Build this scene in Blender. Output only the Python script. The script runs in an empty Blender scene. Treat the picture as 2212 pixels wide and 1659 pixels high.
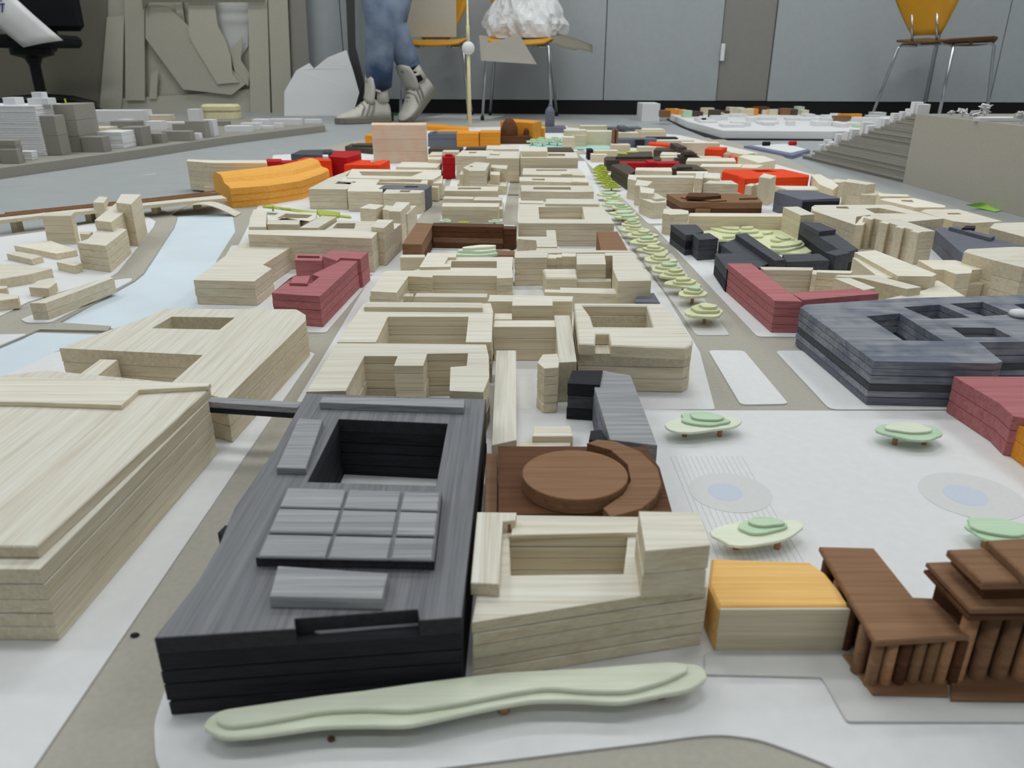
import bpy, bmesh, math, random
from mathutils import Vector, Matrix
from mathutils.geometry import tessellate_polygon

# ------------------------------------------------------------------ camera
F_PX, HORIZON, CAM_H = 1650.0, 140.0, 0.30
PITCH = math.atan((829.5 - HORIZON) / F_PX)
CP, SP = math.cos(PITCH), math.sin(PITCH)
scene = bpy.context.scene
col = scene.collection
cam_data = bpy.data.cameras.new('camera')
cam = bpy.data.objects.new('camera', cam_data)
col.objects.link(cam)
cam.location = (0, 0, CAM_H)
cam.rotation_euler = (math.pi / 2 - PITCH, 0, 0)
cam_data.sensor_width = 36.0
cam_data.lens = 36.0 * F_PX / 2212.0
cam_data.clip_start = 0.01
cam_data.clip_end = 50
cam_data.dof.use_dof = True
cam_data.dof.focus_distance = 0.95
cam_data.dof.aperture_fstop = 13.0
scene.camera = cam

# ------------------------------------------------------------------ world, light, exposure
world = bpy.data.worlds.new('world')
scene.world = world
world.use_nodes = True
world.node_tree.nodes['Background'].inputs[0].default_value = (0.75, 0.82, 0.9, 1)
world.node_tree.nodes['Background'].inputs[1].default_value = 0.05
vs = scene.view_settings
vs.view_transform = 'Standard'
vs.look = 'None'
vs.exposure = 0.0
vs.gamma = 1.0
vs.use_curve_mapping = False
LAMP_W = 12.2
LAMP_COLOR = (0.96, 0.99, 1.0)
LAMPS = [(x, y) for y in (-1.1, 0.8, 2.6, 4.3) for x in (-2.4, 0.0, 2.4)]
CEIL = 2.9
FLOOR = -0.004
for lx, ly in LAMPS:
    ld = bpy.data.lights.new('ceiling_tube_light', 'AREA')
    ld.shape = 'RECTANGLE'
    ld.size = 1.2
    ld.size_y = 0.28
    ld.energy = LAMP_W * {-1.1: 0.3, 0.8: 0.85, 2.6: 1.3, 4.3: 1.05}[ly]
    ld.color = LAMP_COLOR
    lo = bpy.data.objects.new('ceiling_tube_light', ld)
    lo.location = (lx, ly, CEIL - 0.075)
    col.objects.link(lo)

# ------------------------------------------------------------------ helpers
random.seed(7)
def S(r, g, b):
    def f(c):
        c /= 255.0
        return c / 12.92 if c <= 0.04045 else ((c + 0.055) / 1.055) ** 2.4
    return (f(r), f(g), f(b), 1.0)

def G(px, py, z=0.0):
    """photo pixel -> point on the horizontal plane at height z"""
    u = (px - 1106) / F_PX
    v = (829.5 - py) / F_PX
    d = (u, CP + v * SP, -SP + v * CP)
    t = (z - CAM_H) / d[2]
    return Vector((d[0] * t, d[1] * t, z))

def D(px, py, Y):
    """photo pixel -> point on the vertical plane at distance Y"""
    u = (px - 1106) / F_PX
    v = (829.5 - py) / F_PX
    d = (u, CP + v * SP, -SP + v * CP)
    t = Y / d[1]
    return Vector((d[0] * t, Y, CAM_H + d[2] * t))

def py_of(x, y, z):
    zz = z - CAM_H
    return 829.5 - F_PX * (y * SP + zz * CP) / (y * CP - zz * SP)

def HT(bx, by, ty):
    p = G(bx, by)
    lo, hi = 0.0, 1.0
    for _ in range(40):
        m = (lo + hi) / 2
        if py_of(p.x, p.y, m) > ty: lo = m
        else: hi = m
    return m

def area(p):
    return 0.5 * sum(p[i][0] * p[(i + 1) % len(p)][1] - p[(i + 1) % len(p)][0] * p[i][1] for i in range(len(p)))

def clean(p):
    out = []
    for q in p:
        q = Vector((q[0], q[1]))
        if not out or (q - out[-1]).length > 1e-5: out.append(q)
    if (out[0] - out[-1]).length < 1e-5: out.pop()
    return out

def inset(p, b):
    n = len(p)
    out = []
    for i in range(n):
        a, c, d = p[i - 1], p[i], p[(i + 1) % n]
        e1 = (c - a).normalized(); e2 = (d - c).normalized()
        n1 = Vector((-e1.y, e1.x)); n2 = Vector((-e2.y, e2.x))
        m = n1 + n2
        k = m.length_squared
        m = n1 if k < 0.2 else m * (2.0 / k)
        out.append(c + m * b)
    return out

def prism(bm, outer, holes=(), z0=0.0, z1=1.0, bev=0.0003, joint=False):
    outer = clean(outer)
    if area(outer) < 0: outer.reverse()
    loops = [outer]
    for h in holes:
        h = clean(h)
        if area(h) > 0: h.reverse()
        loops.append(h)
    bev = min(bev, (z1 - z0) * 0.3)
    lo = bev * (1.7 if joint else 1.0); hi = bev * (0.35 if joint else 1.0)
    prof = [(z0, lo), (z0 + lo, 0), (z1 - hi, 0), (z1, hi)] if bev > 0 else [(z0, 0), (z1, 0)]
    rings = []
    for lp in loops:
        rings.append([[bm.verts.new((q.x, q.y, z)) for q in (inset(lp, b) if b else lp)] for z, b in prof])
    for r in rings:
        n = len(r[0])
        for k in range(len(r) - 1):
            for i in range(n):
                j = (i + 1) % n
                bm.faces.new((r[k][i], r[k][j], r[k + 1][j], r[k + 1][i]))
    for k, flip in ((0, True), (len(prof) - 1, False)):
        vl = [[v.co.to_2d().to_3d() for v in r[k]] for r in rings]
        flat = [v for r in rings for v in r[k]]
        for t in tessellate_polygon(vl):
            f = [flat[i] for i in t]
            try: fc = bm.faces.new(f)
            except ValueError: continue
            fc.normal_update()
            if (fc.normal.z > 0) == flip: fc.normal_flip()

def obj(name, bm, mat, parent=None, smooth=False):
    me = bpy.data.meshes.new(name)
    bm.to_mesh(me); bm.free()
    if smooth:
        for p in me.polygons: p.use_smooth = True
    if isinstance(mat, (list, tuple)):
        for m in mat: me.materials.append(m)
    elif mat: me.materials.append(mat)
    o = bpy.data.objects.new(name, me)
    col.objects.link(o)
    if parent: o.parent = parent
    return o

def tag(o, label, cat, group=None, kind=None):
    if label: o['label'] = label
    if cat: o['category'] = cat
    if group: o['group'] = group
    if kind: o['kind'] = kind
    return o

def thing(name, label, cat, loc=(0, 0, 0), group=None):
    o = bpy.data.objects.new(name, None)
    o.empty_display_size = 0.02
    col.objects.link(o)
    o.location = loc
    return tag(o, label, cat, group)

def box(bm, x0, x1, y0, y1, z0, z1, M=None):
    vs_ = [bm.verts.new((x, y, z)) for z in (z0, z1) for x, y in ((x0, y0), (x1, y0), (x1, y1), (x0, y1))]
    for f in ((3, 2, 1, 0), (4, 5, 6, 7), (0, 1, 5, 4), (1, 2, 6, 5), (2, 3, 7, 6), (3, 0, 4, 7)):
        bm.faces.new([vs_[i] for i in f])
    if M is not None: bmesh.ops.transform(bm, matrix=M, verts=vs_)
    return vs_

def tube(bm, pts, r, n=8, cap=True):
    pts = [Vector(p) for p in pts]
    rings = []
    t0 = (pts[1] - pts[0]).normalized()
    s = t0.cross(Vector((0, 0, 1)) if abs(t0.z) < 0.9 else Vector((0, 1, 0))).normalized()
    for i, p in enumerate(pts):
        a = pts[max(i - 1, 0)]; b = pts[min(i + 1, len(pts) - 1)]
        t = (b - a).normalized()
        s = (s - t * s.dot(t)).normalized()
        w = s.cross(t)
        rr = r[i] if isinstance(r, (list, tuple)) else r
        rings.append([bm.verts.new(p + (s * math.cos(k * 2 * math.pi / n) + w * math.sin(k * 2 * math.pi / n)) * rr) for k in range(n)])
    for k in range(len(rings) - 1):
        for i in range(n):
            j = (i + 1) % n
            bm.faces.new((rings[k][i], rings[k][j], rings[k + 1][j], rings[k + 1][i]))
    if cap:
        bm.faces.new(rings[0][::-1]); bm.faces.new(rings[-1])
    bmesh.ops.recalc_face_normals(bm, faces=bm.faces[:])

def lathe(bm, prof, n=24, c=(0, 0, 0)):
    rings = []
    for r, z in prof:
        if r < 1e-6: rings.append([bm.verts.new((c[0], c[1], c[2] + z))])
        else: rings.append([bm.verts.new((c[0] + r * math.cos(k * 2 * math.pi / n), c[1] + r * math.sin(k * 2 * math.pi / n), c[2] + z)) for k in range(n)])
    for a, b in zip(rings, rings[1:]):
        for i in range(n):
            j = (i + 1) % n
            if len(a) == 1 and len(b) == 1: continue
            if len(a) == 1: bm.faces.new((a[0], b[j], b[i]))
            elif len(b) == 1: bm.faces.new((a[i], a[j], b[0]))
            else: bm.faces.new((a[i], a[j], b[j], b[i]))
    for e, fl in ((rings[0], True), (rings[-1], False)):
        if len(e) > 1: bm.faces.new(e[::-1] if fl else e)
    bmesh.ops.recalc_face_normals(bm, faces=bm.faces[:])

def rounded(p, r, n=5):
    p = clean(p); out = []
    for i in range(len(p)):
        a, c, d = p[i - 1], p[i], p[(i + 1) % len(p)]
        l1, l2 = (a - c).length, (d - c).length
        rr = min(r, l1 * 0.45, l2 * 0.45)
        s, e = c + (a - c).normalized() * rr, c + (d - c).normalized() * rr
        for k in range(n + 1):
            t = k / n
            out.append(s * (1 - t) ** 2 + c * 2 * t * (1 - t) + e * t * t)
    return out

# ------------------------------------------------------------------ materials
MATS = {}
def nodes_of(name):
    m = bpy.data.materials.new(name)
    m.use_nodes = True
    MATS[name] = m
    nt = m.node_tree
    b = nt.nodes['Principled BSDF']
    return m, nt, b

def ramp(nt, stops):
    r = nt.nodes.new('ShaderNodeValToRGB')
    e = r.color_ramp.elements
    while len(e) > 1: e.remove(e[-1])
    e[0].position, e[0].color = stops[0]
    for p, c in stops[1:]:
        x = e.new(p); x.color = c
    return r

def plain(name, c, rough=0.7, metal=0.0, noise=0.06, scale=60.0, bump=0.0, spec=0.3, obj_var=0.0):
    m, nt, b = nodes_of(name)
    tc = nt.nodes.new('ShaderNodeTexCoord')
    nz = nt.nodes.new('ShaderNodeTexNoise'); nz.inputs['Scale'].default_value = scale; nz.inputs['Detail'].default_value = 5
    nt.links.new(tc.outputs['Object'], nz.inputs['Vector'])
    lo = tuple(x * (1 - noise) for x in c[:3]) + (1,)
    hi = tuple(min(1, x * (1 + noise)) for x in c[:3]) + (1,)
    r = ramp(nt, [(0.3, lo), (0.7, hi)])
    nt.links.new(nz.outputs['Fac'], r.inputs['Fac'])
    last = r.outputs['Color']
    if obj_var: last = vary(nt, last, obj_var)
    nt.links.new(last, b.inputs['Base Color'])
    b.inputs['Roughness'].default_value = rough
    b.inputs['Metallic'].default_value = metal
    b.inputs['Specular IOR Level'].default_value = spec
    if bump:
        bp = nt.nodes.new('ShaderNodeBump'); bp.inputs['Strength'].default_value = bump; bp.inputs['Distance'].default_value = 0.002
        nt.links.new(nz.outputs['Fac'], bp.inputs['Height']); nt.links.new(bp.outputs['Normal'], b.inputs['Normal'])
    return m

def vary(nt, sock, amt):
    oi = nt.nodes.new('ShaderNodeObjectInfo')
    mr = nt.nodes.new('ShaderNodeMapRange')
    mr.inputs['To Min'].default_value = 1 - amt; mr.inputs['To Max'].default_value = 1 + amt
    nt.links.new(oi.outputs['Random'], mr.inputs['Value'])
    hs = nt.nodes.new('ShaderNodeHueSaturation')
    nt.links.new(mr.outputs['Result'], hs.inputs['Value'])
    nt.links.new(sock, hs.inputs['Color'])
    return hs.outputs['Color']

def wood(name, light, dark, grain='x', rough=0.75, contrast=1.0, var=0.07, fine=1.0, patch=None, edge=None):
    """sawn wood: streaks run along the grain axis, tinted by stains"""
    m, nt, b = nodes_of(name)
    tc = nt.nodes.new('ShaderNodeTexCoord')
    def noise(sc, det, dist=0.0):
        mp = nt.nodes.new('ShaderNodeMapping'); mp.inputs['Scale'].default_value = sc
        nz = nt.nodes.new('ShaderNodeTexNoise'); nz.inputs['Scale'].default_value = 1.0
        nz.inputs['Detail'].default_value = det; nz.inputs['Distortion'].default_value = dist
        nt.links.new(tc.outputs['Object'], mp.inputs['Vector']); nt.links.new(mp.outputs['Vector'], nz.inputs['Vector'])
        return nz.outputs['Fac']
    L, W = 16.0 * fine, 900.0 * fine
    a = noise((L, W, W) if grain == 'x' else (W, L, W), 5, 0.3)
    l2, w2 = 6.0, 240.0
    c = noise((l2, w2, w2) if grain == 'x' else (w2, l2, w2), 3, 0.6)
    mx = nt.nodes.new('ShaderNodeMath'); mx.operation = 'MULTIPLY_ADD'
    nt.links.new(c, mx.inputs[0]); mx.inputs[1].default_value = 0.55
    m2 = nt.nodes.new('ShaderNodeMath'); m2.operation = 'MULTIPLY'; m2.inputs[1].default_value = 0.45
    nt.links.new(a, m2.inputs[0]); nt.links.new(m2.outputs[0], mx.inputs[2])
    h = 0.22 / contrast
    r = ramp(nt, [(0.5 - h, dark), (0.5, tuple(0.65 * x + 0.35 * y for x, y in zip(light, dark))), (0.5 + h * 0.7, light)])
    nt.links.new(mx.outputs[0], r.inputs['Fac'])
    last = r.outputs['Color']
    if patch:
        pf = noise((30, 30, 30), 2)
        pr = ramp(nt, [(0.42, (0, 0, 0, 1)), (0.62, (1, 1, 1, 1))]); nt.links.new(pf, pr.inputs['Fac'])
        mc = nt.nodes.new('ShaderNodeMix'); mc.data_type = 'RGBA'; mc.blend_type = 'MULTIPLY'
        nt.links.new(pr.outputs['Color'], mc.inputs['Factor']); nt.links.new(last, mc.inputs['A']); mc.inputs['B'].default_value = patch
        last = mc.outputs['Result']
    if edge:
        # sawn edges of the sheets are yellower than the sanded faces
        ge = nt.nodes.new('ShaderNodeTexCoord'); sx = nt.nodes.new('ShaderNodeSeparateXYZ'); nt.links.new(ge.outputs['Normal'], sx.inputs[0])
        ab = nt.nodes.new('ShaderNodeMath'); ab.operation = 'ABSOLUTE'; nt.links.new(sx.outputs['Z'], ab.inputs[0])
        me_ = nt.nodes.new('ShaderNodeMix'); me_.data_type = 'RGBA'; me_.blend_type = 'MULTIPLY'
        iv = nt.nodes.new('ShaderNodeMath'); iv.operation = 'SUBTRACT'; iv.inputs[0].default_value = 1.0; nt.links.new(ab.outputs[0], iv.inputs[1])
        nt.links.new(iv.outputs[0], me_.inputs['Factor']); nt.links.new(last, me_.inputs['A']); me_.inputs['B'].default_value = edge
        last = me_.outputs['Result']
    last = vary(nt, last, var)
    nt.links.new(last, b.inputs['Base Color'])
    b.inputs['Roughness'].default_value = rough
    b.inputs['Specular IOR Level'].default_value = 0.25
    bp = nt.nodes.new('ShaderNodeBump'); bp.inputs['Strength'].default_value = 0.35; bp.inputs['Distance'].default_value = 0.0006
    nt.links.new(a, bp.inputs['Height']); nt.links.new(bp.outputs['Normal'], b.inputs['Normal'])
    return m

BX = wood('balsa_wood_across', S(234, 231, 220), S(202, 190, 168), 'x', edge=S(252, 244, 228))
BY = wood('balsa_wood_along', S(230, 227, 217), S(199, 188, 166), 'y', edge=S(252, 244, 228))
BW = wood('pale_balsa_wood', S(238, 234, 222), S(212, 200, 176), 'x', edge=S(252, 244, 228))
BP = wood('pink_tinged_balsa', S(232, 212, 190), S(214, 180, 156), 'x', contrast=0.8, patch=S(254, 244, 238))
BK = wood('black_stained_wood', S(92, 94, 101), S(48, 49, 55), 'x', contrast=0.8)
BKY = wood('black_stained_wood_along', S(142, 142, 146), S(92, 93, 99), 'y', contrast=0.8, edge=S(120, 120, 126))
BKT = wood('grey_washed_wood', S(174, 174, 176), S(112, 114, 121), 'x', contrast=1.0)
INK = wood('ink_black_wood', S(46, 47, 54), S(24, 24, 29), 'x')
BLU = wood('blue_grey_washed_wood', S(162, 164, 170), S(98, 101, 113), 'x', contrast=1.0, patch=S(205, 210, 222))
BLG = wood('blue_grey_stained_wood', S(122, 124, 136), S(84, 86, 98), 'x')
BRN = wood('walnut_stained_wood', S(150, 114, 86), S(116, 82, 56), 'x', contrast=0.9)
BRD = wood('dark_walnut_wood', S(108, 70, 44), S(68, 40, 24), 'x')
UMB = wood('umber_painted_wood', S(92, 82, 72), S(64, 56, 48), 'x')
ROS = wood('rose_stained_wood', S(194, 126, 128), S(158, 84, 90), 'x')
RED = wood('red_painted_wood', S(196, 30, 34), S(160, 18, 24), 'x', contrast=0.6)
ORR = wood('orange_red_painted_wood', S(246, 78, 28), S(222, 58, 18), 'x', contrast=0.6)
ORG = wood('orange_stained_wood', S(246, 186, 92), S(224, 148, 52), 'x')
ORP = wood('pale_orange_stained_wood', S(246, 204, 132), S(228, 168, 84), 'x')
ORD = wood('deep_orange_wood', S(240, 164, 56), S(210, 126, 30), 'x')
GRN = wood('pale_green_washed_balsa', S(240, 243, 226), S(220, 229, 200), 'x', contrast=0.8)
GRC = wood('cream_green_washed_balsa', S(226, 227, 192), S(196, 203, 150), 'x', contrast=0.9)
GRM = wood('mint_green_balsa', S(208, 228, 202), S(176, 210, 172), 'x', contrast=0.8)
GRY_ = wood('lime_green_balsa', S(196, 206, 96), S(140, 156, 48), 'x', contrast=0.8)
PEG = wood('peg_dowel_wood', S(196, 150, 112), S(150, 100, 66), 'x')
CARD = plain('grey_cardboard', S(176, 171, 160), 0.85, noise=0.05, scale=240, bump=0.1)
CARD2 = plain('grey_cardboard_dark', S(150, 147, 138), 0.85, noise=0.05, scale=200, obj_var=0.08)
WHITE = plain('white_card', S(226, 226, 227), 0.8, noise=0.02, scale=120)
WHITE2 = plain('white_card_stack', S(226, 226, 228), 0.8, noise=0.03, scale=90, obj_var=0.05)
WATER = plain('pale_blue_printed_paper', S(214, 225, 234), 0.75, noise=0.06, scale=6)
TURQ = plain('turquoise_paper', S(176, 214, 204), 0.75, noise=0.05, scale=6)
GREYP = plain('light_grey_paper', S(206, 205, 203), 0.8, noise=0.02, scale=80)

# ------------------------------------------------------------------ model building kit
ZP = 0.0015
def outline(o, z):
    if len(o) == 4 and not isinstance(o[0], (tuple, list)):
        xl, xr, yf, yb = o
        a, b = G(xl, yf, z), G(xr, yf, z)
        yb = G(1106, yb, z).y
        return [Vector((a.x, a.y)), Vector((b.x, a.y)), Vector((b.x, yb)), Vector((a.x, yb))]
    return [G(x, y, z).to_2d() for x, y in o]

def bld(label, mat, parts, group=None, name='model_building', cat='model building', z0=None):
    """parts: (part name, roof outline in photo pixels, bottom, top, options)"""
    first = outline(parts[0][1], parts[0][3])
    cx = sum(p[0] for p in first) / len(first); cy = sum(p[1] for p in first) / len(first)
    base = min(p[2] for p in parts)
    root = thing(name, label, cat, (cx, cy, base), group)
    for pt in parts:
        pn, ol, a, b = pt[:4]
        op = pt[4] if len(pt) > 4 else {}
        zm = op.get('zmap', b)
        pts = [p - Vector((cx, cy)) for p in outline(ol, zm)]
        hl = [[p - Vector((cx, cy)) for p in outline(h, zm)] for h in op.get('holes', [])]
        b += random.uniform(0.5e-5, 6e-5)
        if 'round' in op: pts = rounded(pts, op['round'])
        n = op.get('n', 1)
        mt = op.get('m', mat)
        zs = [a + (b - a) * k / n for k in range(n + 1)]
        for k in range(1, n): zs[k] += random.uniform(-0.12, 0.12) * (b - a) / n
        for k in range(n):
            bm = bmesh.new()
            j = 0.0005 if n > 1 else 0.0
            dx, dy = random.uniform(-j, j), random.uniform(-j, j)
            if k == n - 1: dx = dy = 0
            off = Vector((dx, dy))
            prism(bm, [p + off for p in pts], [[p + off for p in h] for h in hl], zs[k] - base, zs[k + 1] - base, op.get('bev', 0.0006 if n > 1 else 0.0004), n > 1 and k > 0)
            o = obj('layer' if n > 1 else pn, bm, mt[k % len(mt)] if isinstance(mt, list) else mt, root)
    return root

def blob(cx, cy, rx, ry, seed, n=22, wav=0.16, rot=0.0):
    rd = random.Random(seed)
    ph = [rd.uniform(0, 6.28) for _ in range(3)]
    out = []
    for k in range(n):
        t = 2 * math.pi * k / n
        w = 1 + wav * (0.6 * math.sin(2 * t + ph[0]) + 0.5 * math.sin(3 * t + ph[1]) + 0.3 * math.sin(5 * t + ph[2]))
        x, y = rx * w * math.cos(t), ry * w * math.sin(t)
        out.append(Vector((cx + x * math.cos(rot) - y * math.sin(rot), cy + x * math.sin(rot) + y * math.cos(rot))))
    return out

def clump(label, layers, pegs, mats, group=None, z0=ZP, peg_h=0.009, th=0.0022, name='model_tree_clump'):
    """layers: (cx, cy, rx, ry, seed, rot) in metres; canopies of stacked blob slabs on short pegs"""
    cx, cy = layers[0][0], layers[0][1]
    root = thing(name, label, 'model tree', (cx, cy, z0), group)
    z = peg_h
    for i, L in enumerate(layers):
        bm = bmesh.new()
        prism(bm, blob(L[0] - cx, L[1] - cy, L[2], L[3], L[4], rot=L[5]), (), z, z + th, 0.0004)
        obj('canopy_layer', bm, mats[min(i, len(mats) - 1)], root)
        z += th
    for x, y in pegs:
        bm = bmesh.new()
        lathe(bm, [(0.0022, 0), (0.0022, peg_h)], 8, (x - cx, y - cy, 0))
        obj('peg', bm, PEG, root)
    return root
# ------------------------------------------------------------------ room shell
WALL_Y = 6.05
X0, X1, YB = -4.6, 4.4, -2.2
def struct(name, bm, m, parent=None):
    o = obj(name, bm, m, parent)
    if not parent: o['kind'] = 'structure'
    return o
def slab(name, x0, x1, y0, y1, z0, z1, m, parent=None):
    bm = bmesh.new(); box(bm, x0, x1, y0, y1, z0, z1)
    return struct(name, bm, m, parent)
VINYL = plain('grey_vinyl_floor', S(168, 172, 173), 0.42, noise=0.05, scale=14, spec=0.45)
PANEL = plain('grey_wall_panel', S(166, 171, 174), 0.55, noise=0.03, scale=30, spec=0.3)
PANELD = plain('taupe_wall_column', S(138, 136, 130), 0.6, noise=0.03, scale=30)
BLACK = plain('black_plinth', S(14, 14, 15), 0.6, noise=0.1)
CEILM = plain('white_ceiling_tile', S(215, 215, 212), 0.9, noise=0.02)
slab('floor', X0, X1, YB, WALL_Y + 0.1, FLOOR - 0.05, FLOOR, VINYL)
slab('ceiling', X0, X1, YB, WALL_Y + 0.1, CEIL, CEIL + 0.05, CEILM)
slab('wall_left', X0 - 0.1, X0, YB, WALL_Y + 0.1, FLOOR, CEIL, PANEL)
slab('wall_right', X1, X1 + 0.1, YB, WALL_Y + 0.1, FLOOR, CEIL, PANEL)
slab('wall_front', X0, X1, YB - 0.1, YB, FLOOR, CEIL, PANEL)
# the back wall stands slightly askew to the model: y = WY0 - WK * x
WY0, WK = 5.42, 0.13
def WD(px, py, off=0.0):
    """photo pixel -> point on the wall plane moved off metres into the room"""
    u = (px - 1106) / F_PX; v = (829.5 - py) / F_PX
    d = Vector((u, CP + v * SP, -SP + v * CP))
    return d * ((WY0 - off) / (d.y + WK * d.x)) + Vector((0, 0, CAM_H))
def wallslab(name, xa, xb, o0, o1, z0, z1, m, parent=None, bev=0.0):
    bm = bmesh.new()
    prism(bm, [(xa, WY0 - o0 - WK * xa), (xb, WY0 - o0 - WK * xb), (xb, WY0 - o1 - WK * xb), (xa, WY0 - o1 - WK * xa)], (), z0, z1, bev)
    return struct(name, bm, m, parent)
wb = wallslab('wall_back', X0, X1, -0.03, -0.10, FLOOR, CEIL, BLACK)
joints = [X0] + [WD(q, 120).x for q in (-240, 250, 742, 1307, 1556, 1668, 2022, 2160)] + [X1]
for i in range(len(joints) - 1):
    wallslab('wall_panel', joints[i] + 0.003, joints[i + 1] - 0.003, 0.0 if i != 5 else -0.012, -0.029, 0.085, CEIL, PANELD if i == 5 else PANEL, wb, 0.002)
wallslab('baseboard_back', X0, X1, 0.002, -0.029, FLOOR, 0.08, BLACK)
p = WD(1560, 113)
bm = bmesh.new(); prism(bm, [(-0.012, -0.012), (0.012, -0.012), (0.012, 0.0), (-0.012, 0.0)], (), -0.05, 0.05, 0.002)
o = tag(obj('wall_switch', bm, WHITE), 'small white switch plate at the edge of the taupe wall column', 'switch'); o.location = p + Vector((0, -0.004, 0))
FIX = plain('white_lamp_housing', S(230, 230, 228), 0.5)
m, nt, b = nodes_of('lit_diffuser'); b.inputs['Emission Color'].default_value = (0.95, 1, 0.98, 1); b.inputs['Emission Strength'].default_value = 4.0
for lx, ly in LAMPS:
    r = thing('ceiling_light', 'white rectangular fluorescent ceiling light', 'ceiling light', (lx, ly, CEIL - 0.06), 'fluorescent ceiling lights')
    bm = bmesh.new(); prism(bm, [(-0.63, -0.17), (0.63, -0.17), (0.63, 0.17), (-0.63, 0.17)], (), 0.0, 0.06, 0.004); obj('housing', bm, FIX, r)
    bm = bmesh.new(); prism(bm, [(-0.6, -0.14), (0.6, -0.14), (0.6, 0.14), (-0.6, 0.14)], (), -0.008, -0.0005, 0.001); obj('diffuser', bm, MATS['lit_diffuser'], r)

# ------------------------------------------------------------------ sheets the model stands on
def sheet(name, label, cat, ol, z0, z1, mat, rnd=0.0, holes=(), group=None, bev=0.0002):
    pts = [G(x, y, z1).to_2d() for x, y in ol]
    if rnd: pts = rounded(pts, rnd)
    cx = sum(p.x for p in pts) / len(pts); cy = sum(p.y for p in pts) / len(pts)
    bm = bmesh.new()
    prism(bm, [p - Vector((cx, cy)) for p in pts], [[G(x, y, z1).to_2d() - Vector((cx, cy)) for x, y in h] for h in holes], 0, z1 - z0, bev)
    o = obj(name, bm, mat)
    o.location = (cx, cy, z0)
    return tag(o, label, cat, group)
sheet('model_baseboard', 'grey cardboard base sheet of the wooden city model', 'model base',
      [(-1500, 1950), (-500, 1000), (-160, 545), (300, 458), (470, 438), (560, 400), (600, 345), (760, 305), (900, 283), (1060, 262), (1200, 262), (1420, 288), (1560, 300), (1690, 337), (1765, 376), (1905, 413), (2050, 452), (2180, 484), (2350, 518), (3300, 1000), (3700, 1950)], FLOOR, 0.0, CARD)
_jb = bpy.data.objects['model_baseboard']
bm = bmesh.new(); _a, _b = G(1060, 422), G(1420, 424)
prism(bm, [(_a.x - _jb.location.x, _a.y - _jb.location.y), (_b.x - _jb.location.x, _b.y - _jb.location.y), (_b.x - _jb.location.x, _b.y - _jb.location.y + 0.012), (_a.x - _jb.location.x, _a.y - _jb.location.y + 0.012)], (), -FLOOR - 0.0002, -FLOOR + 0.0002, 0)
obj('sheet_joint', bm, BLACK, _jb)
PADN = [0]
def pad(label, ol, rnd=0.004, **k):
    PADN[0] += 1
    return sheet('pavement_sheet', label, 'pavement sheet', ol, 0.0, ZP - 0.00003 * PADN[0], WHITE, rnd, **k)
pad('white card pavement under the long two-tier balsa block', [(-900, 1900), (-60, 1860), (72, 1659), (680, 764), (655, 753), (430, 790), (250, 742), (120, 760), (-600, 1100)], 0.002)
plaza = pad('large white card plaza sheet under the black-stained block and the square', [(332, 1560), (335, 1640), (370, 1705), (700, 1690), (950, 1659), (1250, 1622), (1400, 1604), (1500, 1590), (1559, 1586), (1638, 1596), (1718, 1624), (1797, 1655), (1900, 1720), (2400, 1760), (3100, 890), (1505, 886), (1400, 884), (700, 884), (440, 1250)], 0.006)
pad('small white traffic island between the balsa ring block and the blue-grey block', [(1530, 756), (1607, 757), (1704, 872), (1600, 874)], 0.007)
pad('white pavement edge beside the blue-grey courtyard block', [(1674, 757), (2700, 757), (2700, 884), (1793, 884)], 0.009)
pad('white pavement under the rose corner block and black courtyard group', [(1411, 488), (1440, 486), (2180, 486), (2330, 520), (2700, 727), (1637, 727), (1624, 714)], 0.006)
pad('white pavement under the brown roofed block beyond the tree row', [(1251, 334), (1600, 334), (1760, 378), (1900, 416), (2040, 455), (2130, 483), (1400, 483)], 0.006)
pad('white pavement under the rose block by the river', [(420, 668), (600, 716), (704, 718), (806, 598), (640, 528), (500, 530)], 0.006)
pad('white pavement under the balsa rows behind the rose riverside block', [(500, 560), (540, 590), (805, 594), (818, 587), (962, 394), (980, 312), (590, 335), (560, 440)], 0.006)
pad('white pavement under the comb shaped balsa block and its column', [(640, 868), (1040, 868), (1112, 486), (868, 486)], 0.003)
pad('white pavement under the balsa ring block by the traffic island', [(1048, 868), (1100, 600), (1120, 486), (1326, 486), (1440, 640), (1512, 760), (1545, 884), (1046, 884)], 0.003)
pad('white pavement under the little balsa tower and its neighbours', [(950, 479), (1084, 479), (1101, 400), (1112, 345), (986, 345)], 0.003)
pad('white pavement under the balsa slabs beside the lime green trees', [(1118, 480), (1326, 480), (1265, 348), (1124, 345)], 0.003)
pad('white paper strip lying in the far end of the tree lined street', [(990, 326), (1248, 326), (1225, 272), (940, 276), (800, 300), (770, 322)], 0.003)
pad('white pavement beneath the far pale blocks right of the street', [(1265, 328), (1640, 331), (1470, 292), (1225, 275)], 0.003)
for k, ol in enumerate(([(1270, 375), (1325, 482), (1380, 482), (1316, 375)], [(1332, 487), (1366, 541), (1425, 541), (1385, 487)], [(1378, 547), (1504, 724), (1577, 724), (1452, 547)])):
    sheet('median_sheet', ['thin grey-white median strip under the lime green trees', 'short grey-white median strip between the two tree rows', 'grey-white median strip under the long pale green tree row'][k], 'pavement sheet', ol, 0.0, ZP - 0.0007, GREYP, 0.006)
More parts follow.
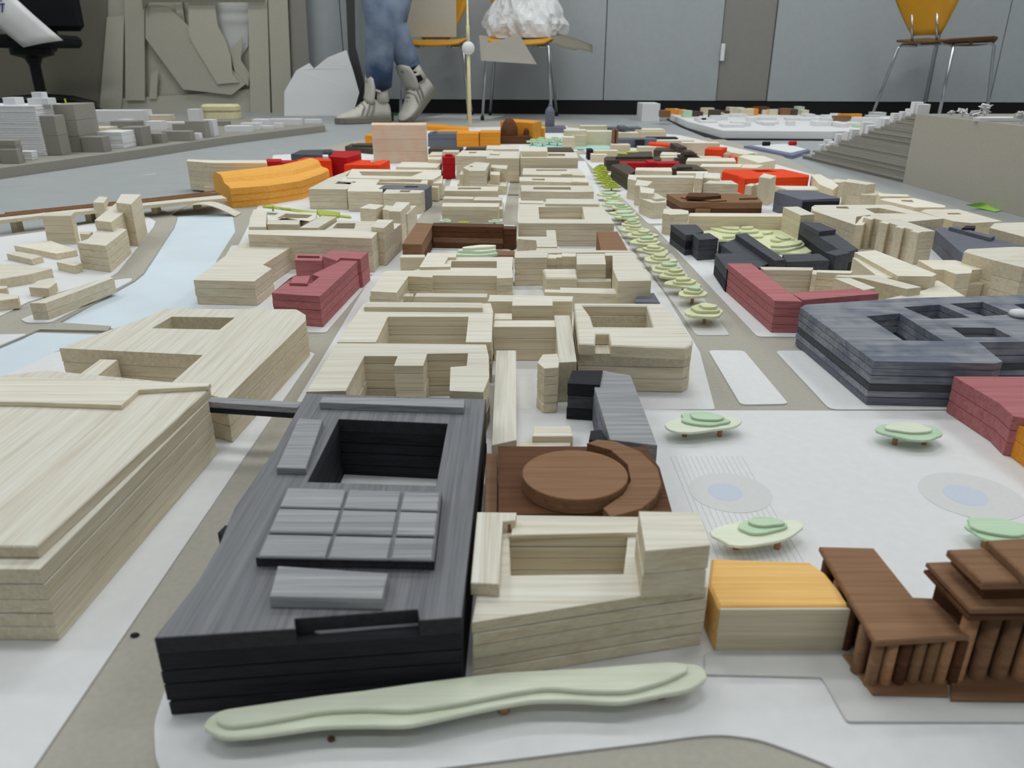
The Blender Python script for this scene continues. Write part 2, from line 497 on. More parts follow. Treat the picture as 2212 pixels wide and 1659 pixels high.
# plaza details: print and engraved lines, parts of the plaza sheet
def on(parent, name, pts, z0, z1, mat, rnd=0.0):
    bm = bmesh.new()
    L = parent.location
    if rnd: pts = rounded(pts, rnd)
    prism(bm, [Vector((p[0] - L.x, p[1] - L.y)) for p in pts], (), z0 - L.z, z1 - L.z, 0.0001)
    return obj(name, bm, mat, parent)
ringm = plain('faint_grey_print', S(216, 216, 216), 0.8, noise=0.02, scale=300)
bluem = plain('faint_blue_print', S(203, 210, 224), 0.8, noise=0.04, scale=900)
for (x, y, w) in ((1577, 1063, 88), (2098, 1070, 105)):
    c = G(x, y, ZP); r = (G(x + w, y, ZP) - c).length
    on(plaza, 'fountain_ring', [(c.x + r * math.cos(t * math.pi / 16), c.y + r * 0.95 * math.sin(t * math.pi / 16)) for t in range(32)], ZP, ZP + 0.0002, ringm)
    on(plaza, 'fountain_print', [(c.x - r * 0.12 + 0.42 * r * math.cos(t * math.pi / 12), c.y + 0.42 * r * math.sin(t * math.pi / 12)) for t in range(24)], ZP + 0.0002, ZP + 0.0003, bluem)
lines = bmesh.new()
a0, b0 = G(1448, 985, ZP), G(1533, 1240, ZP)
xs0 = a0.x
for k in range(20):
    x = xs0 + k * (0.0042)
    if x > G(1560, 985, ZP).x + 0.02: break
    box(lines, x - 0.0002 - plaza.location.x, x + 0.0002 - plaza.location.x, b0.y - plaza.location.y, a0.y - plaza.location.y, ZP - 0.0001, ZP + 0.00012)
lo = obj('engraved_paving_lines', lines, plain('fine_grey_line', S(206, 205, 203), 0.8), plaza); lo['kind'] = 'stuff'
sheet('terrace_sheet', 'stepped pale grey card terrace in front of the columned brown temple', 'pavement sheet', [(1522, 1410), (1522, 1456), (1775, 1462), (1830, 1558), (2700, 1560), (2700, 1330), (1850, 1330)], ZP, ZP + 0.0015, GREYP, 0.002)
# water and the river bank
sheet('river_sheet', 'pale blue paper river between the balsa quay blocks', 'model river', [(384, 468), (502, 460), (508, 500), (470, 560), (432, 640), (425, 690), (330, 712), (100, 706), (290, 606), (370, 500)], 0.0, 0.0006, WATER)
sheet('river_sheet', 'pale blue paper canal beside the long two-tier balsa block', 'model river', [(-700, 1100), (-100, 792), (75, 718), (245, 724), (118, 760), (120, 800), (-300, 1000)], 0.0, 0.0006, WATER)
sheet('quay_sheet', 'grey cardboard quay island with small flat balsa buildings', 'model base', [(-700, 720), (-160, 548), (0, 508), (300, 460), (350, 452), (383, 470), (376, 490), (310, 590), (290, 606), (128, 696), (240, 704), (232, 714), (85, 711), (0, 748), (-700, 1050)], 0.0, 0.003, CARD, 0.002)
QZ = 0.0045
sheet('pavement_sheet', 'white pavement under the stepped balsa quay building', 'pavement sheet', [(-700, 760), (-300, 575), (0, 512), (100, 499), (296, 466), (320, 468), (336, 478), (332, 490), (254, 588), (236, 599), (60, 652), (0, 682), (-700, 920)], 0.003, QZ, WHITE, 0.004)
sheet('pavement_sheet', 'white pavement under the long low balsa bar on the quay', 'pavement sheet', [(44, 690), (60, 697), (110, 696), (284, 606), (286, 600), (250, 604)], 0.003, QZ, WHITE, 0.006)
sheet('pavement_sheet', 'white pavement corner on the quay beside the blue canal', 'pavement sheet', [(-700, 940), (0, 722), (58, 721), (0, 745), (-700, 1010)], 0.003, QZ, WHITE, 0.003)
# ------------------------------------------------------------------ near buildings
Z = ZP
# black-stained block with skylight panels
zt = 0.050
root = bld('black-stained wooden courtyard block with nine skylight panels on its roof', BK, [
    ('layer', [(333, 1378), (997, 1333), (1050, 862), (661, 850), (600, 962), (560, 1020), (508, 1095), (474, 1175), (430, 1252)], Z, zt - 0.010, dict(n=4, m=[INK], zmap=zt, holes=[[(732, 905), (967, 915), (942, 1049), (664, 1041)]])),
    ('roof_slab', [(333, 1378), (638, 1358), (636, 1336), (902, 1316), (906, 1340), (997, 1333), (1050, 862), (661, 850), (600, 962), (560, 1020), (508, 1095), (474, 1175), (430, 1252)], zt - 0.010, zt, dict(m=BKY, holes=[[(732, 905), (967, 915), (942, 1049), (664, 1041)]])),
    ('roof_bar', [(698, 856), (1004, 863), (1002, 880), (690, 869)], zt, zt + 0.006, dict(m=BKT)),
    ('roof_strip', [(645, 903), (697, 907), (660, 1012), (597, 1010)], zt, zt + 0.005, dict(m=BKT)),
    ('panel_bed', [(618, 1052), (955, 1062), (938, 1212), (552, 1204)], zt, zt + 0.006, dict(m=BKY)),
    ('front_slab', [(600, 1222), (838, 1238), (825, 1293), (582, 1288)], zt, zt + 0.007, dict(m=BKT)),
    ('notch_ledge', [(640, 1352), (902, 1330), (905, 1348), (690, 1366)], zt - 0.0101, zt - 0.0085, dict(m=BKT)),
    ('side_stub', [(470, 1150), (486, 1134), (500, 1134), (490, 1165)], zt - 0.014, zt - 0.004, dict(m=INK))])
bl = [(618, 1052), (955, 1062), (938, 1212), (552, 1204)]
def bil(u, v):
    a, b, c, d = [Vector(q) for q in bl]
    # columns/rows as seen on the roof
    t = a.lerp(b, u); w = d.lerp(c, u)
    return t.lerp(w, v)
us = [(0.012, 0.385), (0.405, 0.735), (0.757, 0.985)]
vsn = [(0.01, 0.27), (0.30, 0.63), (0.67, 0.98)]
for u0, u1 in us:
    for v0, v1 in vsn:
        zz = zt + 0.008
        pts = [G(*bil(u, v), zz).to_2d() - root.location.to_2d() for u, v in ((u0, v0), (u1, v0), (u1, v1), (u0, v1))]
        bm = bmesh.new(); prism(bm, pts, (), zt + 0.006 - root.location.z, zz - root.location.z, 0.0006)
        obj('skylight_panel', bm, BKT, root)
# grey footbridge
bld('dark grey two-layer footbridge joining the black block to the long balsa block', BK, [
    ('bridge_beam', [(458, 857), (655, 869), (642, 881), (443, 868)], 0.036, 0.046, dict(n=2, m=[INK, BKT]))], name='model_footbridge', cat='model bridge')
# pale front block
zt = 0.041
bld('balsa courtyard block with a square corner tower beside the black block', BX, [
    ('layer', [(1019, 1345), (1392, 1287), (1528, 1268), (1500, 1118), (1062, 1112)], Z, zt, dict(n=5, m=[BX], holes=[[(1100, 1160), (1356, 1160), (1347, 1240), (1102, 1243)]])),
    ('corner_tower', [(1380, 1104), (1512, 1107), (1534, 1178), (1394, 1190)], zt, 0.071, dict(n=2, m=[BX])),
    ('roof_strip', [(1031, 1106), (1116, 1107), (1113, 1124), (1086, 1127), (1078, 1262), (1017, 1259)], zt, zt + 0.008, dict(m=BY)),
    ('chimney_block', [(1087, 1116), (1105, 1116), (1103, 1132), (1085, 1132)], zt, zt + 0.006, dict(m=BRN)),
    ('back_ridge', [(1108, 1128), (1382, 1128), (1380, 1150), (1104, 1156)], zt, zt + 0.003, dict(m=BX))])
# brown block with disc
zt = 0.034
c1 = G(1128, 1022, zt + 0.011); c2 = G(1356, 1022, zt + 0.011)
root = bld('walnut brown block with a round disc and crescent on its roof', BRN, [
    ('layer', [(1076, 964), (1394, 965), (1425, 1010), (1452, 1106), (1076, 1112)], Z, zt, dict(n=4, m=[BRN, BRD])),
    ('side_ledge', [(1050, 980), (1075, 980), (1074, 1108), (1046, 1108)], Z, zt - 0.007, dict(m=BRN)),
    ('roof_crescent', [(1268, 957), (1290, 949), (1330, 953), (1385, 976), (1420, 1010), (1429, 1044), (1416, 1074), (1386, 1098), (1345, 1110), (1319, 1116), (1303, 1097), (1345, 1068), (1362, 1038), (1356, 1003), (1320, 972)], zt, zt + 0.007)])
cc = (c1 + c2) / 2; rr = (c2 - c1).length / 2
bm = bmesh.new()
prism(bm, [Vector((cc.x - root.location.x + rr * math.cos(t * math.pi / 24), cc.y - root.location.y + 0.95 * rr * math.sin(t * math.pi / 24))) for t in range(48)], (), zt - root.location.z, zt + 0.011 - root.location.z, 0.0005)
obj('roof_disc', bm, BRN, root)
# grey hall
zt = 0.035
bld('grey-stained long hall with dark end block behind the brown disc block', BLG, [
    ('main_hall', [(1284, 838), (1299, 800), (1362, 811), (1420, 962), (1318, 950)], Z, zt, dict(n=2, m=[INK, BKT])),
    ('rear_block', [(1236, 800), (1302, 800), (1296, 832), (1226, 828)], Z, zt + 0.002, dict(n=3, m=[INK, BK])),
    ('low_step', [(1279, 838), (1292, 838), (1320, 948), (1298, 948)], Z, zt - 0.008, dict(m=BLG)),
    ('end_step', [(1276, 930), (1300, 928), (1312, 952), (1272, 950)], Z, zt - 0.004, dict(m=INK))])
# orange front block
bld('orange-stained block with a bare wood front between tower block and temple', ORP, [
    ('body', [(1531, 1262), (1553, 1312), (1838, 1311), (1815, 1275), (1785, 1238), (1750, 1213), (1537, 1205)], Z, 0.031, dict(bev=0.0015, n=1)),
    ('bare_front', [(1556, 1313), (1836, 1312), (1837, 1316), (1556, 1317)], Z + 0.001, 0.0305, dict(m=BX))])
# brown temple, lower wing
zt = 0.036
root = bld('low brown stained portico wing with a row of short dowel columns', BRN, [
    ('roof_slab', [(1770, 1180), (1888, 1183), (1973, 1289), (2016, 1291), (2096, 1372), (1891, 1386)], zt - 0.004, zt, dict(bev=0.0008)),
    ('body', [(1782, 1186), (1884, 1190), (1965, 1292), (2010, 1294), (2080, 1345), (1893, 1352)], ZP + 0.0015, zt - 0.004, dict(m=BRD)),
    ('plinth', [(1820, 1412), (1886, 1499), (2050, 1503), (2040, 1412)], ZP + 0.0015, ZP + 0.003, dict(m=BRN))], cat='model building')
def columns(root, a, b, n, r, z0, z1, mats):
    for k in range(n):
        p = a.lerp(b, k / (n - 1))
        bm = bmesh.new()
        lathe(bm, [(r * 1.05, 0), (r, 0.001), (r, z1 - z0)], 12, (p.x - root.location.x, p.y - root.location.y, z0 - root.location.z))
        obj('column', bm, mats[k % len(mats)], root, True)
zc = ZP + 0.003
columns(root, G(1900, 1383, zt - 0.004), G(2082, 1378, zt - 0.004), 7, 0.0030, zc - 0.0015, zt - 0.004, [BRN, PEG, BRD, BRN])
columns(root, G(1790, 1215, zt - 0.004), G(1872, 1355, zt - 0.004), 4, 0.0034, zc - 0.0015, zt - 0.004, [BRD, BRN])
z2 = 0.056
root = bld('tall brown stained temple with stepped slab roofs and thick dowel columns', BRN, [
    ('roof_slab', [(2001, 1215), (2048, 1213), (2500, 1205), (2600, 1310), (2098, 1317)], z2 - 0.007, z2, dict(n=2, m=[BRD, BRN], bev=0.0008)),
    ('upper_block', [(2060, 1190), (2400, 1185), (2450, 1262), (2130, 1266)], z2, z2 + 0.008, dict(m=BRD)),
    ('upper_slab', [(2047, 1186), (2400, 1172), (2450, 1252), (2124, 1258)], z2 + 0.008, z2 + 0.013, dict(bev=0.0008)),
    ('ridge_slab', [(2131, 1166), (2400, 1150), (2480, 1225), (2216, 1246)], z2 + 0.013, z2 + 0.018, dict(bev=0.0008)),
    ('body', [(2030, 1230), (2500, 1222), (2560, 1268), (2096, 1276)], ZP + 0.0015, z2 - 0.007, dict(m=BRD)),
    ('plinth', [(2054, 1400), (2054, 1510), (2470, 1516), (2400, 1400)], ZP + 0.0015, ZP + 0.0035, dict(m=BRN))])
ca, cb = G(2104, 1316, z2 - 0.007), G(2390, 1310, z2 - 0.007)
columns(root, ca, cb, 7, 0.0040, ZP + 0.0015, z2 - 0.007, [PEG, BRN, BRN])
# big blue-grey block
zt = 0.046
hs = [[(1872, 683), (1943, 677), (2041, 737), (1951, 735)], [(1951, 663), (2030, 658), (2096, 686), (2013, 689)], [(2053, 656), (2123, 652), (2189, 679), (2125, 683)], [(2055, 707), (2149, 708), (2186, 728), (2086, 728)], [(2189, 657), (2290, 652), (2340, 675), (2240, 680)], [(2215, 706), (2290, 706), (2330, 727), (2250, 728)]]
ol7 = [(1729, 664), (1740, 658), (1951, 644), (2212, 637), (2440, 630), (2600, 735), (2114, 739), (2166, 781), (2150, 785), (1888, 780)]
root = bld('large blue-grey washed block with rows of dark rectangular courtyards', BLU, [
    ('layer', ol7, Z, zt, dict(n=6, m=[BLG, BLU, BK, BLU, BLU, BLU], holes=hs))])
p = G(2200, 684, zt)
bm = bmesh.new(); lathe(bm, [(0, 0), (0.008, 0.0003), (0.0105, 0.003), (0.009, 0.006), (0.004, 0.008), (0, 0.0083)], 20, (p.x - root.location.x, p.y - root.location.y, zt - root.location.z))
obj('white_knob', bm, WHITE, root, True)
# rose block and orange block at the right edge of the square
bld('rose red stained block beside the square below the blue-grey block', ROS, [
    ('layer', [(2061, 813), (2330, 814), (2420, 905), (2215, 903), (2189, 899), (2160, 872)], Z, 0.0373, dict(n=3, m=[ROS]))])
bld('orange stained block next to the rose red block on the square', ORD, [
    ('layer', [(2199, 918), (2212, 916), (2480, 925), (2560, 1010), (2330, 1010)], Z, 0.030, dict(n=2, m=[ORD]))])
# long two-tier balsa block on the left
zl = 0.050
bld('long two-tier balsa block with a slab roof and side wing by the canal', BY, [
    ('layer', [(-700, 1225), (85, 1230), (450, 866), (370, 826), (100, 800), (-700, 900)], Z, zl, dict(n=5, m=[BY])),
    ('roof_tier', [(-700, 1172), (79, 1180), (454, 838), (145, 824), (-500, 818)], zl, zl + 0.008, dict(m=BY, bev=0.0008)),
    ('roof_slab', [(-600, 862), (50, 868), (262, 875), (300, 842), (448, 834), (455, 828), (100, 816), (-500, 808)], zl + 0.008, zl + 0.012, dict(m=BX)),
    ('rear_wing', [(128, 752), (330, 680), (352, 667), (640, 668), (660, 680), (661, 692), (487, 862), (367, 830), (438, 767)], Z, 0.0425, dict(n=3, m=[BY, BX, BY], holes=[[(370, 684), (507, 686), (474, 712), (328, 709)]])),
    ('link_bar', [(216, 776), (254, 777), (190, 828), (148, 826)], Z, 0.036, dict(m=BY))])
# mid-left balsa L and rose block
bld('stepped balsa slab between the blue river and the rose block', BX, [
    ('layer', [(418, 605), (524, 524), (552, 524), (554, 531), (582, 531), (592, 525), (630, 526), (632, 532), (568, 572), (587, 580), (549, 608)], Z, 0.035, dict(n=3, m=[BX]))])
bld('rose red stained block with roof cutouts beside the balsa slab at the river', ROS, [
    ('layer', [(587, 633), (691, 640), (780, 557), (734, 553), (720, 562), (735, 564), (674, 593), (690, 598), (672, 612), (625, 610), (632, 597), (640, 594)], Z, 0.0408, dict(n=4, m=[ROS])),
    ('rear_block', [(697, 554), (714, 541), (795, 545), (779, 559), (735, 557), (728, 563)], Z, 0.044, dict(n=2, m=[ROS])),
    ('roof_box', [(634, 597), (670, 595), (664, 612), (625, 611)], 0.0408, 0.0445),
    ('rear_wing', [(638, 549), (697, 550), (696, 563), (637, 562)], Z, 0.038, dict(holes=[[(643, 552), (690, 553), (690, 558), (642, 557)]]))])
# row behind the rose block
bld('balsa courtyard row with bars and cut frames behind the rose riverside block', BX, [
    ('layer', [(536, 506), (803, 515), (816, 501), (740, 497), (536, 497)], Z, 0.0545, dict(n=4, m=[BX])),
    ('left_block', [(537, 490), (575, 490), (576, 455), (548, 452), (540, 470)], Z, 0.050),
    ('front_wing', [(577, 484), (645, 485), (648, 475), (578, 475)], Z, 0.052),
    ('frame_wing', [(577, 474), (606, 458), (684, 459), (682, 472), (668, 478), (612, 471), (590, 478)], Z, 0.050, dict(holes=[[(597, 472), (617, 461), (676, 464), (664, 471)]])),
    ('diagonal_bar', [(646, 492), (686, 492), (727, 468), (695, 466)], Z, 0.0535),
    ('inner_frame', [(690, 504), (800, 505), (822, 478), (730, 477)], Z, 0.047, dict(holes=[[(718, 493), (765, 494), (768, 482), (728, 482)]]))])
bld('tall balsa box at the street corner behind the rose riverside block', BX, [
    ('layer', [(802, 490), (829, 493), (850, 475), (816, 474)], Z, 0.062, dict(n=3, m=[BX])),
    ('side_box', [(830, 500), (846, 500), (867, 483), (850, 482)], Z, 0.046)])
bld('cluster of three narrow balsa boxes in front of the grey-stained inset block', BX, [
    ('left_box', [(777, 449), (797, 440), (829, 443), (812, 452)], Z, 0.050),
    ('middle_box', [(826, 452), (833, 443), (850, 445), (845, 455)], Z, 0.049),
    ('tall_box', [(840, 456), (865, 457), (886, 437), (856, 436)], Z, 0.058, dict(n=2, m=[BX])),
    ('end_box', [(868, 462), (880, 462), (900, 444), (888, 444)], Z, 0.045)])
# ------------------------------------------------------------------ centre columns of blocks
bld('comb shaped balsa block with three open bays behind the black block', BX, [
    ('layer', [(729, 741), (1050, 744), (1056, 770), (1057, 815), (1044, 847), (971, 844), (973, 793), (1008, 790), (1011, 763), (923, 764), (914, 790), (851, 790), (859, 769), (787, 769), (747, 844), (661, 846)], Z, 0.045, dict(n=5, m=[BX]))])
bld('balsa U block with a long roof bar behind the comb shaped block', BX, [
    ('layer', [(728, 739), (784, 657), (1060, 655), (1065, 672), (1062, 739), (1006, 739), (1012, 684), (838, 684), (812, 739)], Z, 0.045, dict(n=4, m=[BX])),
    ('roof_bar', [(786, 663), (1043, 665), (1041, 654), (792, 652)], 0.045, 0.050)])
bld('balsa U block with low front bars facing the long roof bar', BX, [
    ('layer', [(800, 629), (832, 585), (1108, 583), (1108, 600), (1074, 601), (1073, 596), (935, 595), (934, 599), (882, 597), (857, 632)], Z, 0.042, dict(n=4, m=[BX, BW])),
    ('low_bar', [(798, 640), (892, 640), (893, 634), (806, 633)], Z, 0.026, dict(m=BY)),
    ('low_bar', [(895, 641), (1052, 642), (1053, 634), (900, 633)], Z, 0.030)])
bld('balsa frame with an L slab and square court beside the green leaf stack', BX, [
    ('side_box', [(864, 556), (918, 556), (918, 550), (866, 550)], Z, 0.034, dict(n=2, m=[BX])),
    ('corner_slab', [(906, 577), (973, 576), (973, 571), (960, 570), (968, 556), (985, 556), (986, 547), (924, 546)], Z, 0.043, dict(n=2, m=[BW])),
    ('layer', [(890, 585), (1106, 583), (1109, 555), (988, 555), (960, 566)], Z, 0.039, dict(n=3, m=[BX], holes=[[(975, 564), (1073, 564), (1073, 579), (974, 578)]]))])
bld('dark walnut U block with thick arm and deep inner walls', BRN, [
    ('side_arm', [(869, 527), (911, 528), (936, 483), (900, 481)], Z, 0.040, dict(n=2, m=[BRD, BRN])),
    ('layer', [(934, 488), (1086, 491), (1088, 484), (936, 481)], Z, 0.040, dict(n=4, m=[BRD, BRN, BRD, BRD])),
    ('corner_wall', [(1085, 494), (1114, 495), (1116, 489), (1088, 488)], Z, 0.037, dict(n=3, m=[BRD])),
    ('inner_ledge', [(1010, 548), (1112, 552), (1114, 543), (1040, 538)], Z, 0.006, dict(m=BRN))])
bld('square balsa ring block with one deep court and a roof bar', BX, [
    ('layer', [(1120, 482), (1327, 483), (1295, 437), (1123, 435)], Z, 0.042, dict(n=4, m=[BX], holes=[[(1163, 447), (1258, 447), (1263, 474), (1165, 473)]])),
    ('roof_bar', [(1178, 440), (1294, 441), (1292, 430), (1180, 429)], 0.042, 0.047),
    ('roof_chip', [(1122, 438), (1174, 439), (1174, 434), (1124, 433)], 0.042, 0.044)])
bld('balsa court block wrapped round a walnut brown box', BX, [
    ('layer', [(1116, 513), (1152, 513), (1152, 520), (1116, 521)], Z, 0.032, dict(n=2, m=[BX])),
    ('arm', [(1160, 533), (1204, 533), (1200, 497), (1180, 497), (1181, 511), (1117, 511), (1117, 516), (1158, 519)], Z, 0.038),
    ('front_wing', [(1112, 548), (1366, 544), (1363, 541), (1216, 540), (1205, 532), (1160, 532), (1158, 540), (1112, 543)], Z, 0.036)])
bld('walnut brown box and floor slab inside the balsa court', BRN, [
    ('box', [(1298, 541), (1357, 542), (1334, 500), (1289, 500)], Z, 0.036),
    ('floor_slab', [(1216, 560), (1292, 560), (1286, 545), (1222, 545)], Z, 0.010)])
zt = 0.043
bld('balsa court block with stepped blocks and a boxy corner by the tree row', BX, [
    ('layer', [(1111, 557), (1182, 556), (1184, 547), (1112, 546)], Z, zt, dict(n=5, m=[BX])),
    ('step', [(1182, 558), (1202, 558), (1203, 550), (1182, 549)], Z, zt - 0.003, dict(n=3, m=[BX])),
    ('step', [(1202, 556), (1214, 556), (1215, 549), (1203, 549)], Z, zt - 0.002, dict(n=3, m=[BX])),
    ('inner_wall', [(1214, 554), (1244, 554), (1244, 547), (1214, 547)], Z, zt, dict(n=3, m=[BX])),
    ('middle_block', [(1246, 571), (1309, 571), (1306, 548), (1245, 548)], Z, zt, dict(n=4, m=[BX])),
    ('corner_wing', [(1324, 582), (1392, 582), (1366, 545), (1306, 546), (1307, 552), (1323, 552)], Z, zt),
    ('corner_box', [(1335, 607), (1407, 606), (1396, 581), (1324, 581)], Z, zt + 0.002),
    ('low_box', [(1180, 600), (1247, 600), (1245, 580), (1172, 581)], Z, 0.030, dict(bev=0.002)),
    ('low_strip', [(1247, 608), (1320, 608), (1320, 602), (1247, 602)], Z, 0.022)])
bld('low balsa bar with a small grey-blue end along the balsa ring block', BX, [
    ('front_bar', [(1176, 631), (1372, 636), (1370, 624), (1210, 621), (1210, 626), (1177, 625)], Z, 0.026),
    ('grey_end', [(1372, 652), (1426, 654), (1413, 633), (1376, 632)], Z, 0.024, dict(m=BLG))])
bld('balsa bar with a raised cube astride its middle', BX, [
    ('layer', [(1054, 651), (1236, 651), (1238, 640), (1058, 637)], Z, 0.038, dict(n=2, m=[BX])),
    ('cube', [(1106, 660), (1194, 660), (1193, 641), (1108, 641)], Z, 0.046, dict(n=3, m=[BX])),
    ('low_step', [(1067, 690), (1106, 690), (1106, 677), (1069, 677)], Z, 0.036)])
bld('open balsa court with a lone ragged stub wall and a long lower strip', BX, [
    ('layer', [(1066, 706), (1200, 706), (1200, 692), (1068, 692)], Z, 0.040, dict(n=3, m=[BX])),
    ('side_wing', [(1207, 783), (1246, 781), (1231, 681), (1197, 681), (1201, 707)], Z, 0.042, dict(m=BY)),
    ('stub_wall', [(1161, 783), (1172, 766), (1204, 764), (1208, 780), (1206, 794), (1176, 796)], Z, 0.046, dict(n=5, m=[BX])),
    ('long_strip', [(1062, 962), (1116, 950), (1115, 757), (1072, 757)], Z, 0.028, dict(m=BY)),
    ('front_strip', [(1064, 968), (1232, 962), (1232, 950), (1066, 954)], Z, 0.006),
    ('end_box', [(1150, 942), (1238, 942), (1232, 920), (1154, 920)], Z, 0.012, dict(m=BW))])
bld('large balsa ring block with notched front and rounded corner beside the traffic island', BX, [
    ('layer', [(1252, 738), (1482, 742), (1494, 737), (1497, 728), (1478, 704), (1452, 674), (1432, 656), (1240, 656)], Z, 0.0405, dict(n=3, m=[BX, BX, BY], zmap=0.0525, holes=[[(1282, 706), (1411, 707), (1397, 661), (1258, 661), (1275, 683)]])),
    ('roof_ring', [(1250, 742), (1285, 744), (1287, 721), (1315, 721), (1320, 746), (1480, 752), (1494, 745), (1497, 735), (1478, 708), (1452, 676), (1432, 656), (1240, 655)], 0.0405, 0.0525, dict(n=1, bev=0.0012, holes=[[(1282, 706), (1411, 707), (1397, 661), (1258, 660), (1275, 683)]]))])
# farther up the street
bld('flat balsa slab with a long roof slot, third behind the ring block', BX, [
    ('layer', [(1128, 377), (1264, 379), (1251, 364), (1130, 363)], Z, 0.040, dict(n=2, m=[BX], holes=[[(1158, 369), (1224, 369), (1225, 366), (1158, 366)]])),
    ('roof_chip', [(1212, 376), (1236, 376), (1234, 371), (1212, 371)], 0.040, 0.043)])
bld('flat balsa slab with a small slot, second behind the square ring block', BX, [
    ('layer', [(1122, 391), (1228, 394), (1272, 395), (1268, 384), (1122, 382)], Z, 0.040, dict(n=2, m=[BX], holes=[[(1151, 389), (1176, 390), (1177, 386), (1148, 386)]])),
    ('roof_block', [(1236, 392), (1271, 394), (1268, 386), (1236, 385)], 0.040, 0.044)])
bld('flat balsa slab in two pieces with a long slot behind the square ring block', BX, [
    ('layer', [(1126, 413), (1236, 415), (1283, 414), (1279, 401), (1125, 400)], Z, 0.042, dict(n=2, m=[BX], holes=[[(1151, 409), (1234, 410), (1232, 404), (1153, 404)]]))])
bld('tall balsa block with a roof hut at the mint coloured end of the street', BX, [
    ('layer', [(1124, 341), (1249, 341), (1245, 329), (1128, 328)], Z, 0.066, dict(n=3, m=[BX], holes=[[(1184, 337), (1221, 337), (1220, 332), (1184, 332)]])),
    ('roof_hut', [(1127, 327), (1183, 327), (1182, 318), (1128, 317)], 0.066, 0.080)])
bld('pair of tall balsa blocks with roof slots beside the roof hut block', BX, [
    ('layer', [(985, 337), (1056, 338), (1066, 325), (998, 325)], Z, 0.066, dict(n=3, m=[BX], holes=[[(1012, 331), (1028, 331), (1030, 328), (1014, 328)]])),
    ('layer', [(1050, 342), (1122, 342), (1124, 327), (1060, 327)], Z, 0.065, dict(n=2, m=[BX])),
    ('roof_bar', [(1058, 332), (1078, 333), (1080, 328), (1060, 327)], 0.065, 0.069)])
bld('little balsa tower with a roof pin standing among low boxes', BX, [
    ('tower', [(1014, 369), (1048, 369), (1058, 352), (1026, 350), (1000, 362)], Z, 0.062, dict(n=2, m=[BX])),
    ('roof_pin', [(1015, 357), (1021, 357), (1021, 354), (1015, 354)], 0.062, 0.066),
    ('front_box', [(992, 377), (1014, 377), (1018, 371), (996, 370)], Z, 0.046),
    ('side_box', [(1059, 377), (1080, 378), (1080, 371), (1060, 370)], Z, 0.046),
    ('side_tower', [(1080, 364), (1094, 365), (1097, 357), (1062, 356), (1060, 361)], Z, 0.055),
    ('base_box', [(988, 398), (1094, 402), (1096, 390), (990, 388)], Z, 0.022)])
bld('balsa box with one long roof opening in front of the little tower', BX, [
    ('layer', [(959, 412), (1075, 413), (1077, 403), (964, 402)], Z, 0.040, dict(n=2, m=[BX], holes=[[(988, 409), (1038, 409), (1040, 405), (990, 405)]]))])
bld('low two-piece balsa bar in front of the box with one long opening', BX, [
    ('left_bar', [(957, 429), (1022, 430), (1024, 425), (960, 424)], Z, 0.030),
    ('right_bar', [(1022, 432), (1083, 433), (1085, 426), (1026, 425)], Z, 0.033)])
bld('plain balsa box facing the dark walnut U block', BX, [
    ('layer', [(954, 446), (1077, 447), (1079, 439), (957, 438)], Z, 0.0315, dict(n=3, m=[BX])),
    ('rear_strip', [(1078, 452), (1086, 452), (1088, 436), (1081, 436)], Z, 0.020)])
# big block left of the street
zt = 0.045
bld('large balsa courtyard complex with several courts and a grey-stained inset', BX, [
    ('layer', [(666, 408), (748, 409), (776, 395), (735, 393), (760, 366), (712, 384)], Z, zt, dict(n=3, m=[BX], holes=[[(722, 397), (756, 398), (762, 392), (730, 392)]])),
    ('layer', [(750, 413), (826, 414), (828, 402), (880, 402), (812, 399), (820, 388), (780, 386), (755, 402)], Z, zt, dict(n=3, m=[BX])),
    ('layer', [(827, 418), (908, 417), (919, 410), (835, 409)], Z, zt, dict(n=3, m=[BX], holes=[[(862, 415), (884, 415), (888, 411), (866, 411)]])),
    ('ridge', [(735, 391), (922, 397), (926, 386), (815, 384), (746, 381)], Z, zt, dict(holes=[[(812, 393), (908, 394), (912, 389), (820, 388)]])),
    ('rear_frame', [(748, 384), (935, 388), (953, 378), (953, 367), (760, 365)], Z, zt + 0.002, dict(n=2, m=[BX], holes=[[(782, 379), (888, 381), (914, 371), (776, 370)]])),
    ('rear_side', [(934, 396), (955, 396), (956, 380), (940, 380)], Z, zt - 0.006),
    ('grey_inset', [(818, 407), (919, 410), (932, 401), (830, 400)], Z, zt + 0.001, dict(n=2, m=[BLG], holes=[[(872, 405), (902, 405), (904, 402), (876, 402)]])),
    ('side_wing', [(931, 404), (946, 405), (958, 392), (948, 391)], Z, zt - 0.012)])
